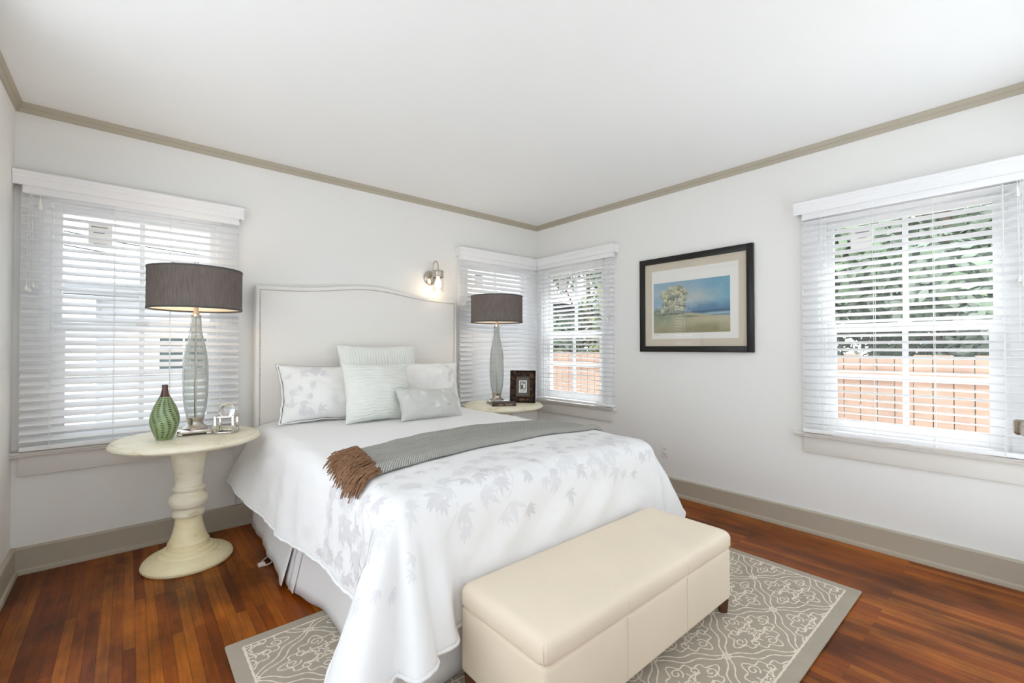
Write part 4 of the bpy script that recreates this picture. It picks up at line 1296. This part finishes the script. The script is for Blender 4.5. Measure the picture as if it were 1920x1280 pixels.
# ------------------------------------------------------------------ table lamps
L1, L2 = (-3.045, -0.335), (-0.872, -0.398)
def table_lamp(c, label, group):
    t = thing('table_lamp', (c[0], c[1], TZ), label, 'lamp', group)
    o = (c[0], c[1], 0)
    X = Matrix.Translation((c[0], c[1], TZ)) @ Matrix.Rotation(math.radians(-7), 4, 'Z')
    m = MB(); m.X = X
    m.box(-0.08, 0.08, -0.08, 0.08, 0.011, 0.028, 0.0012)
    for a in (-1, 1):
        for b in (-1, 1):
            m.box(min(a*0.08, a*0.055), max(a*0.08, a*0.055), min(b*0.08, b*0.055), max(b*0.08, b*0.055), 0.0005, 0.0125, 0.001)
    m.build('base', M['chrome'], t)
    m = MB(); m.lathe([(0.062, 0.7242), (0.0625, 0.729), (0.058, 0.734), (0.047, 0.741), (0.039, 0.751), (0.0365, 0.763), (0.040, 0.776), (0.044, 0.783), (0.044, 0.788), (0.038, 0.788)], 48, c=o)
    m.build('collar', M['nickel'], t)
    outer = [(0.0415, 0.788), (0.0455, 0.806), (0.0522, 0.836), (0.0575, 0.872), (0.0603, 0.91), (0.0620, 0.955), (0.0623, 1.002), (0.0618, 1.05), (0.0600, 1.096), (0.0560, 1.140), (0.0497, 1.184), (0.0410, 1.222), (0.0335, 1.258), (0.0285, 1.295), (0.0258, 1.335), (0.0245, 1.369)]
    fl = lambda a, z: 1+0.022*abs(math.cos(13*a))-0.011+0.006*math.cos(26*a)*math.cos(z*120)
    m = MB()
    m.lathe(outer, 208, c=o, mod=fl, cap=False)
    m.lathe([(r-0.0045, z) for r, z in outer], 72, c=o, cap=False)
    g = m.build('glass_body', M['lamp_glass'], t, smooth=180, recalc=False)
    # flip the inner wall so that the glass is a closed shell
    bm = bmesh.new(); bm.from_mesh(g.data); bm.faces.ensure_lookup_table()
    nf = (len(outer)-1)*208
    bmesh.ops.reverse_faces(bm, faces=bm.faces[nf:])
    e0 = [e for e in bm.edges if e.is_boundary and e.verts[0].co.z < 0.79]
    bm.to_mesh(g.data); bm.free()
    m = MB(); m.lathe([(0.0045, 0.788), (0.0045, 1.372)], 14, c=o); m.build('rod', M['nickel'], t)
    m = MB(); m.lathe([(0.0255, 1.366), (0.0265, 1.369), (0.0265, 1.373), (0.021, 1.378), (0.0145, 1.388), (0.0115, 1.402), (0.0115, 1.43), (0.016, 1.432), (0.016, 1.475), (0.012, 1.478)], 32, c=o)
    m.build('neck', M['nickel'], t)
    m = MB(); m.lathe([(0.0001, 1.478), (0.013, 1.48), (0.016, 1.50), (0.028, 1.53), (0.030, 1.55), (0.024, 1.575), (0.0001, 1.587)], 20, c=o)
    m.build('bulb', M['bulb'], t)
    R = 0.228; z0, z1 = 1.405, 1.637
    m = MB(); m.lathe([(R, z0), (R, z1)], 96, c=o, cap=False)
    sh = m.build('shade', M['shade'], t, smooth=180)
    m = MB(); m.lathe([(R-0.0015, z0+0.001), (R-0.0015, z1-0.001)], 96, c=o, cap=False)
    m.build('lining', M['shade_inner'], sh, smooth=180)
    m = MB()
    for za, zb in ((z0-0.001, z0+0.009), (z1-0.009, z1+0.001)):
        m.lathe([(R-0.003, za), (R+0.0016, za), (R+0.0016, zb), (R-0.003, zb), (R-0.003, za)], 96, c=o, cap=False)
    m.build('rim_band', M['band'], sh, smooth=30)
    m = MB()
    for k in range(3):
        a = 2*math.pi*k/3+0.4
        m.tube([(c[0], c[1], 1.628), (c[0]+(R-0.003)*math.cos(a), c[1]+(R-0.003)*math.sin(a), 1.632)], 0.002, 6)
    m.tube([(c[0]-0.012, c[1], 1.43), (c[0]-0.06, c[1], 1.50), (c[0]-0.055, c[1], 1.58), (c[0]-0.01, c[1], 1.628)], 0.002, 6)
    m.tube([(c[0]+0.012, c[1], 1.43), (c[0]+0.06, c[1], 1.50), (c[0]+0.055, c[1], 1.58), (c[0]+0.01, c[1], 1.628)], 0.002, 6)
    m.build('harp', M['nickel'], t)
    m = MB(); m.X = Matrix.Translation((c[0], c[1], 0)) @ Matrix.Rotation(math.radians(-35), 4, 'Z')
    m.lathe([(0.008, 1.626), (0.008, 1.64), (0.006, 1.644), (0.005, 1.655)], 14)
    m.box(-0.012, 0.012, -0.004, 0.004, 1.652, 1.660, 0.001); m.box(-0.012, -0.005, -0.004, 0.004, 1.66, 1.684, 0.001); m.box(0.005, 0.012, -0.004, 0.004, 1.66, 1.684, 0.001)
    m.build('finial', M['chrome'], t)
    return t
l1 = table_lamp(L1, 'glass table lamp with drum shade standing beside the green vase', 'glass table lamps with drum shades')
l2 = dup(l1, (L2[0]-L1[0], L2[1]-L1[1], 0), 'glass table lamp with drum shade in the room corner beside the photo frame', rotz=math.radians(-18))
adopt(lamp_light('lamp_bulb_light', (L1[0]-0.03, L1[1], 1.535), 3.6, 0.03), l1)
adopt(lamp_light('lamp_bulb_light', (L2[0]-0.03, L2[1], 1.535), 2.2, 0.03), l2)
m = MB()
m.tube([(-3.045, -0.27, 0.700), (-3.0, -0.15, 0.699), (-2.90, -0.075, 0.690), (-2.84, -0.055, 0.64), (-2.83, -0.05, 0.58), (-2.815, -0.05, 0.50), (-2.80, -0.06, 0.35), (-2.80, -0.07, 0.15)], 0.0028, 8)
m.build('power_cord', M['sill_paint'], l1, smooth=180)

# ------------------------------------------------------------------ green vase
VC = (-3.19, -0.437, TZ)
t = thing('vase', VC, 'green ceramic bottle vase with dark dashes and brown neck', 'vase')
vprof = [(0.034, 0.0005), (0.037, 0.004), (0.0445, 0.022), (0.0535, 0.045), (0.0615, 0.070), (0.0662, 0.097), (0.0655, 0.118), (0.0615, 0.140), (0.0555, 0.160), (0.0480, 0.180), (0.0385, 0.200), (0.0300, 0.217), (0.0245, 0.230)]
nprof = [(0.0245, 0.230), (0.0195, 0.241), (0.0160, 0.254), (0.0140, 0.268), (0.0132, 0.282), (0.0138, 0.291), (0.0138, 0.293), (0.0105, 0.293), (0.0100, 0.270), (0.0001, 0.262)]
def vr(z): return float(np.interp(z, [p[1] for p in vprof], [p[0] for p in vprof]))
m = MB(); m.lathe(vprof, 64, c=VC)
rnd.seed(2)
for cidx in range(13):
    z = 0.016
    while z < 0.222:
        a = 2*math.pi*cidx/13+0.22*math.sin(z*26)+rnd.uniform(-0.02, 0.02)
        r = vr(z); w = min(0.0085, r*0.17)*rnd.uniform(0.75, 1.1); h = 0.0024*rnd.uniform(0.8, 1.2)
        pts = []
        for da, dz in ((-1, 0.9), (-0.4, 1.0), (0.5, 0.8), (1, 0.1), (0.3, -0.6), (-0.6, -1.0), (-1, -0.9)):
            aa = a+da*w/r; zz = z+dz*h
            rr = vr(zz)+0.0006
            pts.append((VC[0]+rr*math.cos(aa), VC[1]+rr*math.sin(aa), VC[2]+zz))
        m.poly(pts, 1)
        z += 0.0098
m.build('body', [M['vase_green'], M['vase_dark']], t, smooth=60, recalc=True)
m = MB(); m.lathe(nprof, 40, c=VC, cap=False); m.build('neck', M['vase_neck'], t, smooth=60)

# ------------------------------------------------------------------ crystal ball and its cube stand
SC_ = Vector((-2.904, -0.424, TZ)); SR = math.radians(-24)
t = thing('ball_stand', SC_, 'open polished metal cube stand holding the crystal ball', 'ornament')
m = MB(); m.X = Matrix.Translation(SC_) @ Matrix.Rotation(SR, 4, 'Z')
s, b_ = 0.051, 0.0125
for a in (-1, 1):
    for c in (-1, 1):
        m.box(min(a*s, a*(s-b_)), max(a*s, a*(s-b_)), min(c*s, c*(s-b_)), max(c*s, c*(s-b_)), 0.0005, 0.1, 0.0008)
for z in (0.0005, 0.09):
    for a in (-1, 1):
        m.box(-s+b_, s-b_, min(a*s, a*(s-b_)), max(a*s, a*(s-b_)), z, z+0.0095, 0.0008)
        m.box(min(a*s, a*(s-b_)), max(a*s, a*(s-b_)), -s+b_, s-b_, z, z+0.0095, 0.0008)
m.build('cube_frame', M['chrome'], t)
m = MB(); m.sphere((SC_.x, SC_.y, TZ+0.1+0.0285), 0.0425, u=40, v=24)
tag(m.build('crystal_ball', M['crystal'], smooth=180), 'clear crystal ball resting on the metal cube stand', 'ornament')

# ------------------------------------------------------------------ photo frame on the corner table
FB = Vector((-0.676, -0.522, TZ)); FR = math.atan2(-0.171, 0.139)
t = thing('photo_frame', FB, 'dark tortoise wood photo frame standing on the corner table', 'photo frame')
X = Matrix.Translation(FB) @ Matrix.Rotation(FR, 4, 'Z') @ Matrix.Rotation(math.radians(-7), 4, 'X')
fw_, fh_ = 0.228, 0.285
m = MB(); m.X = X
pr = [(0.0, 0.0), (0.0, 0.018), (0.008, 0.022), (0.014, 0.016), (0.040, 0.013), (0.046, 0.016), (0.052, 0.012), (0.052, 0.0)]   # (inward, out)
def frame_ring(mb, w, h, prof, mi=0, zoff=0.0, y0=0.0):
    ring = []
    for q, o_ in prof:
        ring.append([(-w/2+q, y0-o_, zoff+q), (w/2-q, y0-o_, zoff+q), (w/2-q, y0-o_, zoff+h-q), (-w/2+q, y0-o_, zoff+h-q)])
    n_ = len(ring)
    b = bmesh.new(); vs = [[b.verts.new(p) for p in r_] for r_ in ring]
    for k in range(n_):
        for i in range(4):
            b.faces.new((vs[k][i], vs[k][(i+1) % 4], vs[(k+1) % n_][(i+1) % 4], vs[(k+1) % n_][i]))
    mb.merge(b, mi)
frame_ring(m, fw_, fh_, pr); m.build('frame', M['tortoise'], t, smooth=20)
m = MB(); m.X = X; frame_ring(m, fw_-0.1, fh_-0.1, [(0, 0.0), (0, 0.015), (0.004, 0.017), (0.010, 0.010), (0.010, 0.0)], zoff=0.05); m.build('fillet', M['frame_fillet'], t, smooth=20)
m = MB(); m.X = X; m.box(-fw_/2+0.055, fw_/2-0.055, -0.006, 0.0, 0.055, fh_-0.055); m.build('mat_board', M['grey_mat'], t, smooth=0)
m = MB(); m.X = X
m.box(-0.035, 0.035, -0.0072, -0.006, 0.088, 0.196)
m.box(-0.028, 0.028, -0.0076, -0.0072, 0.116, 0.188, mi=1)
m.box(-0.016, 0.004, -0.0080, -0.0076, 0.124, 0.158, mi=2); m.box(0.004, 0.020, -0.0080, -0.0076, 0.128, 0.166, mi=0); m.box(-0.014, -0.002, -0.0082, -0.0076, 0.156, 0.172, mi=0)
for z in (0.110, 0.102, 0.094): m.box(-0.026, 0.026, -0.0076, -0.0072, z-0.0018, z+0.0012, mi=1)
m.build('picture', [M['paper'], M['ink'], M['grey_mat']], t, smooth=0)
m = MB(); m.X = X; m.box(-fw_/2+0.004, fw_/2-0.004, 0.0, 0.006, 0.004, fh_-0.004)
m.X = Matrix.Translation(FB) @ Matrix.Rotation(FR, 4, 'Z')
m.poly([m.X @ Vector(p) for p in ((-0.03, 0.028, 0.18), (0.03, 0.028, 0.18), (0.045, 0.095, 0.001), (-0.045, 0.095, 0.001))])
bk = m.build('easel_back', M['black_gap'], t, smooth=0)
md = bk.modifiers.new('thick', 'SOLIDIFY'); md.thickness = 0.004

# ------------------------------------------------------------------ book lying on the corner table
BA, BBv = Vector((-1.046, -0.556, 0)), Vector((-0.874, -0.661, 0))
ux = (BBv-BA).normalized(); bl = (BBv-BA).length
t = thing('book', (BA.x, BA.y, TZ), 'dark brown hardcover book with gold spine lettering lying by the corner lamp', 'book')
X = Matrix.Translation((BA.x, BA.y, TZ)) @ Matrix.Rotation(math.atan2(ux.y, ux.x), 4, 'Z')
m = MB(); m.X = X
m.box(0, bl, 0.0, 0.118, 0.0006, 0.0036, 0.001); m.box(0, bl, 0.0, 0.118, 0.0265, 0.0295, 0.001)
m.lathe([(0.0145, 0), (0.0145, bl)], 24, X=X @ Matrix.Translation((0, 0.006, 0.01505)) @ Matrix.Rotation(math.radians(90), 4, 'Y') @ Matrix.Diagonal((1, 0.55, 1, 1)))
m.build('cover', M['book_cloth'], t)
m = MB(); m.X = X; m.box(0.004, bl-0.004, 0.008, 0.114, 0.0036, 0.0265); m.build('pages', M['book_pages'], t, smooth=0)
def lettering(txt, X, size, name, parent, material, stretch=1.0):
    cu = bpy.data.curves.new(name, 'FONT'); cu.body = txt; cu.size = size; cu.align_x = 'CENTER'; cu.align_y = 'CENTER'; cu.extrude = 0.0002
    cu.resolution_u = 2
    o = bpy.data.objects.new('tmp_text', cu); COL.objects.link(o)
    dg = bpy.context.evaluated_depsgraph_get()
    me = bpy.data.meshes.new_from_object(o.evaluated_get(dg))
    bpy.data.objects.remove(o)
    me.transform(X @ Matrix.Diagonal((stretch, 1, 1, 1)))
    me.materials.clear(); me.materials.append(material)
    q = bpy.data.objects.new(name, me); COL.objects.link(q); adopt(q, parent)
    return q
R90 = Matrix.Rotation(math.radians(90), 4, 'X')
for txt, u, z, s_ in (('Jesus', 0.072, 0.0185, 0.014), ('A New Vision', 0.072, 0.0085, 0.006), ('Marcus Borg', 0.140, 0.0185, 0.0115), ('A New Vision', 0.140, 0.0085, 0.006)):
    if s_ < 0.01:
        continue
    lettering(txt, X @ Matrix.Translation((u, -0.0024, z)) @ R90, s_, 'spine_lettering', t, M['gold'])
m = MB(); m.X = X
for u0_, u1_ in ((0.045, 0.098), (0.108, 0.168)):
    m.box(u0_, u1_, -0.0022, -0.0016, 0.0085, 0.0094); m.box(u0_+0.004, u1_-0.006, -0.0022, -0.0016, 0.0066, 0.0072)
m.build('spine_rule', M['gold'], t, smooth=0)

# ------------------------------------------------------------------ loose plug under the bed edge
m = MB()
pts = [(-2.70, -0.62, 0.008), (-2.74, -0.66, 0.007), (-2.775, -0.70, 0.007), (-2.785, -0.735, 0.007), (-2.765, -0.76, 0.007), (-2.74, -0.75, 0.007), (-2.725, -0.72, 0.008)]
m.tube(pts, 0.004, 8); m.box(-2.80, -2.765, -0.755, -0.725, 0.001, 0.018, 0.004)
tag(m.build('cable', M['plug'], smooth=60), 'short pale cable loop on the floor under the bed skirt', 'cable')

# ------------------------------------------------------------------ outside
GZ = -0.45
m = MB(); m.box(-16, 14, -14, 16, GZ-0.2, GZ)
tag(m.build('ground', M['ground'], smooth=0), kind='structure')
m = MB(); m.box(-6.6, 5, -6.6, RY-0.16, GZ, GZ+0.3); m.box(-6.6, RX-0.16, RY-0.16, 0.6, GZ, GZ+0.3)  # unseen pale slab, added to bounce sun up to the ceiling
tag(m.build('bounce_slab', M['bounce_slab'], smooth=0), kind='structure')
m = MB(); m.box(-9, 5, -6.9, -6.6, GZ, 2.3); m.box(-6.9, -6.6, -6.6, 1.5, GZ, 2.3)  # unseen pale wall, added to cut low sky and return level light
tag(m.build('bounce_wall', M['bounce_wall_paint'], smooth=0), kind='structure')
# fence: boards of one fence are its pattern
t = thing('wooden_fence', (2.45, -1.0, GZ), 'tan cedar board fence outside the right-hand windows', 'fence')
m = MB(); rnd.seed(5)
y = -9.0
while y < 3.6:
    w = rnd.uniform(0.135, 0.145); z1 = 1.10+rnd.uniform(-0.012, 0.012)
    m.box(2.44, 2.46, y, y+w-0.006, GZ+0.04, z1, 0.003); y += w
m.build('boards', M['fence'], t, smooth=20)
m = MB()
for z in (-0.1, 0.85): m.box(2.40, 2.44, -9, 3.6, z, z+0.09)
m.build('rails', M['fence'], t, smooth=0)
def tree(c, r, h, n_, mats, label, seed, trunk=True, name='leafy_tree', cat='tree', flat=1.0):
    t = thing(name, (c[0], c[1], GZ), label, cat)
    rg = random.Random(seed)
    m = MB()
    cl = []
    for k in range(26):
        while True:
            p = Vector((rg.uniform(-1, 1), rg.uniform(-1, 1), rg.uniform(-1, 1)))
            if p.length < 1: break
        cl.append((Vector((c[0]+p.x*r*flat, c[1]+p.y*r, GZ+h*0.52+p.z*h*0.46)), rg.uniform(0.4, 0.62)*r))
    for k in range(n_):
        cc, rr = rg.choice(cl)
        d = Vector((rg.gauss(0, 1), rg.gauss(0, 1), rg.gauss(0, 1))).normalized()
        p = cc+d*rr*rg.uniform(0.25, 1.0)
        if p.z < GZ+0.05: continue
        u = Vector((rg.gauss(0, 1), rg.gauss(0, 1), rg.gauss(0, 1))).normalized(); w = u.cross(d).normalized()
        L = rg.uniform(0.05, 0.11); W = L*0.45
        m.poly([p-u*L, p+w*W, p+u*L, p-w*W], rg.choice((0, 0, 1)))
    m.build('foliage', mats, t, smooth=0, recalc=False)
    if trunk:
        m = MB()
        m.tube([(c[0], c[1], GZ), (c[0]+0.05, c[1], GZ+h*0.3), (c[0], c[1]+0.08, GZ+h*0.75)], [0.10, 0.08, 0.03], 10)
        for k in range(6):
            cc, rr = cl[k]; m.tube([(c[0]+0.03, c[1], GZ+h*0.3+0.05*k), tuple(cc)], [0.035, 0.012], 6)
        m.build('trunk', M['bark'], t)
G = [M['leaf_a'], M['leaf_b']]
tree((3.8, -1.2), 1.0, 4.6, 14000, G, 'dense green tree over the fence, outside the far edge of the right window', 1)
tree((3.9, -2.9), 1.1, 4.9, 14000, [M['leaf_b'], M['leaf_a']], 'grey-green tree over the fence, outside the middle of the right window', 2)
tree((3.8, -5.0), 1.1, 4.6, 8000, G, 'green tree beyond the fence past the near edge of the right window', 3)
tree((3.8, 0.9), 0.95, 4.6, 13000, [M['leaf_b'], M['leaf_c']], 'yellow-green tree over the fence seen through the corner window', 4)
tree((4.4, 2.9), 0.9, 4.8, 13000, G, 'tall green tree beyond the fence seen through the corner window', 6)
tree((6.0, -2.2), 1.3, 6.0, 14000, [M['leaf_b'], M['leaf_a']], 'taller tree standing behind the two trees outside the right window', 12)
tree((6.2, 1.2), 1.2, 5.6, 9000, [M['leaf_b'], M['leaf_c']], 'taller tree far behind the fence outside the corner window', 14)
# neighbouring building behind the left window
t = thing('neighbour_house', (-3.4, 5.0, GZ), 'white neighbouring house with a dark paned window, outside the left window', 'house')
HY = 4.6
m = MB()
m.box(-7.0, -0.4, HY, HY+3.0, GZ, 1.86)
for k in range(16): m.box(-3.62, -0.4, HY-0.012, HY, GZ+0.145*k, GZ+0.145*k+0.137)
m.box(-7.0, -3.66, HY-0.9, HY, GZ, 1.80)
m.build('wall', M['house'], t, smooth=0)
m = MB(); m.box(-7.3, -0.1, HY-0.35, HY+3.3, 1.86, 1.99); m.build('roof', M['roof'], t, smooth=0)
f = thing('temp', (0, 0, 0)); bpy.data.objects.remove(f)
m = MB(); wx0, wx1, wz0, wz1 = -3.02, -2.16, 0.86, 1.36
m.box(wx0-0.07, wx1+0.07, HY-0.05, HY-0.012, wz0-0.07, wz1+0.07)
for a in (0.5,):
    pass
wf = m.build('window', M['white_trim'], t, smooth=0)
for i in range(3):
    for j in range(3):
        m = MB()
        a = wx0+(wx1-wx0)*i/3+0.012; b = wx0+(wx1-wx0)*(i+1)/3-0.012
        c_ = wz0+(wz1-wz0)*j/3+0.01; d_ = wz0+(wz1-wz0)*(j+1)/3-0.01
        m.box(a, b, HY-0.056, HY-0.05, c_, d_); m.build('pane', M['dark_pane'], wf, smooth=0)
tree((-4.7, 9.0), 0.8, 2.75, 2500, [M['leaf_c'], M['leaf_a']], 'yellow-green shrub top behind the white neighbouring house', 8, name='shrub', cat='shrub')
for za, zb, lb in ((3.6, 3.2, 'highest of the thin wires crossing the sky outside the left window'), (3.25, 2.7, 'middle one of the thin wires crossing the sky outside the left window'), (3.0, 2.55, 'lowest of the thin wires crossing the sky outside the left window')):
    m = MB(); m.tube([(-6.5, 6.0, za), (-3.4, 6.0, (za+zb)/2-0.12), (-0.5, 6.0, zb)], 0.009, 6)
    tag(m.build('overhead_wire', M['wire'], smooth=180), lb, 'wire', 'overhead wires')
t = thing('neighbour_shed', (3.0, 4.2, GZ), 'pale shed with a dark eave outside the blinds behind the corner lamp', 'shed')
m = MB(); m.box(0.9, 5.5, 4.0, 6.5, GZ, 2.05)
for k in range(17): m.box(0.9, 5.5, 3.985, 4.0, GZ+0.145*k, GZ+0.145*k+0.136)
m.build('wall', M['house'], t, smooth=0)
m = MB(); m.box(0.6, 5.8, 3.6, 6.8, 2.05, 2.2); m.build('eave', M['house_dark'], t, smooth=0)
m = MB(); m.box(2.5, 2.95, 3.97, 3.986, GZ+0.1, 1.5); m.build('door', M['house_dark'], t, smooth=0)
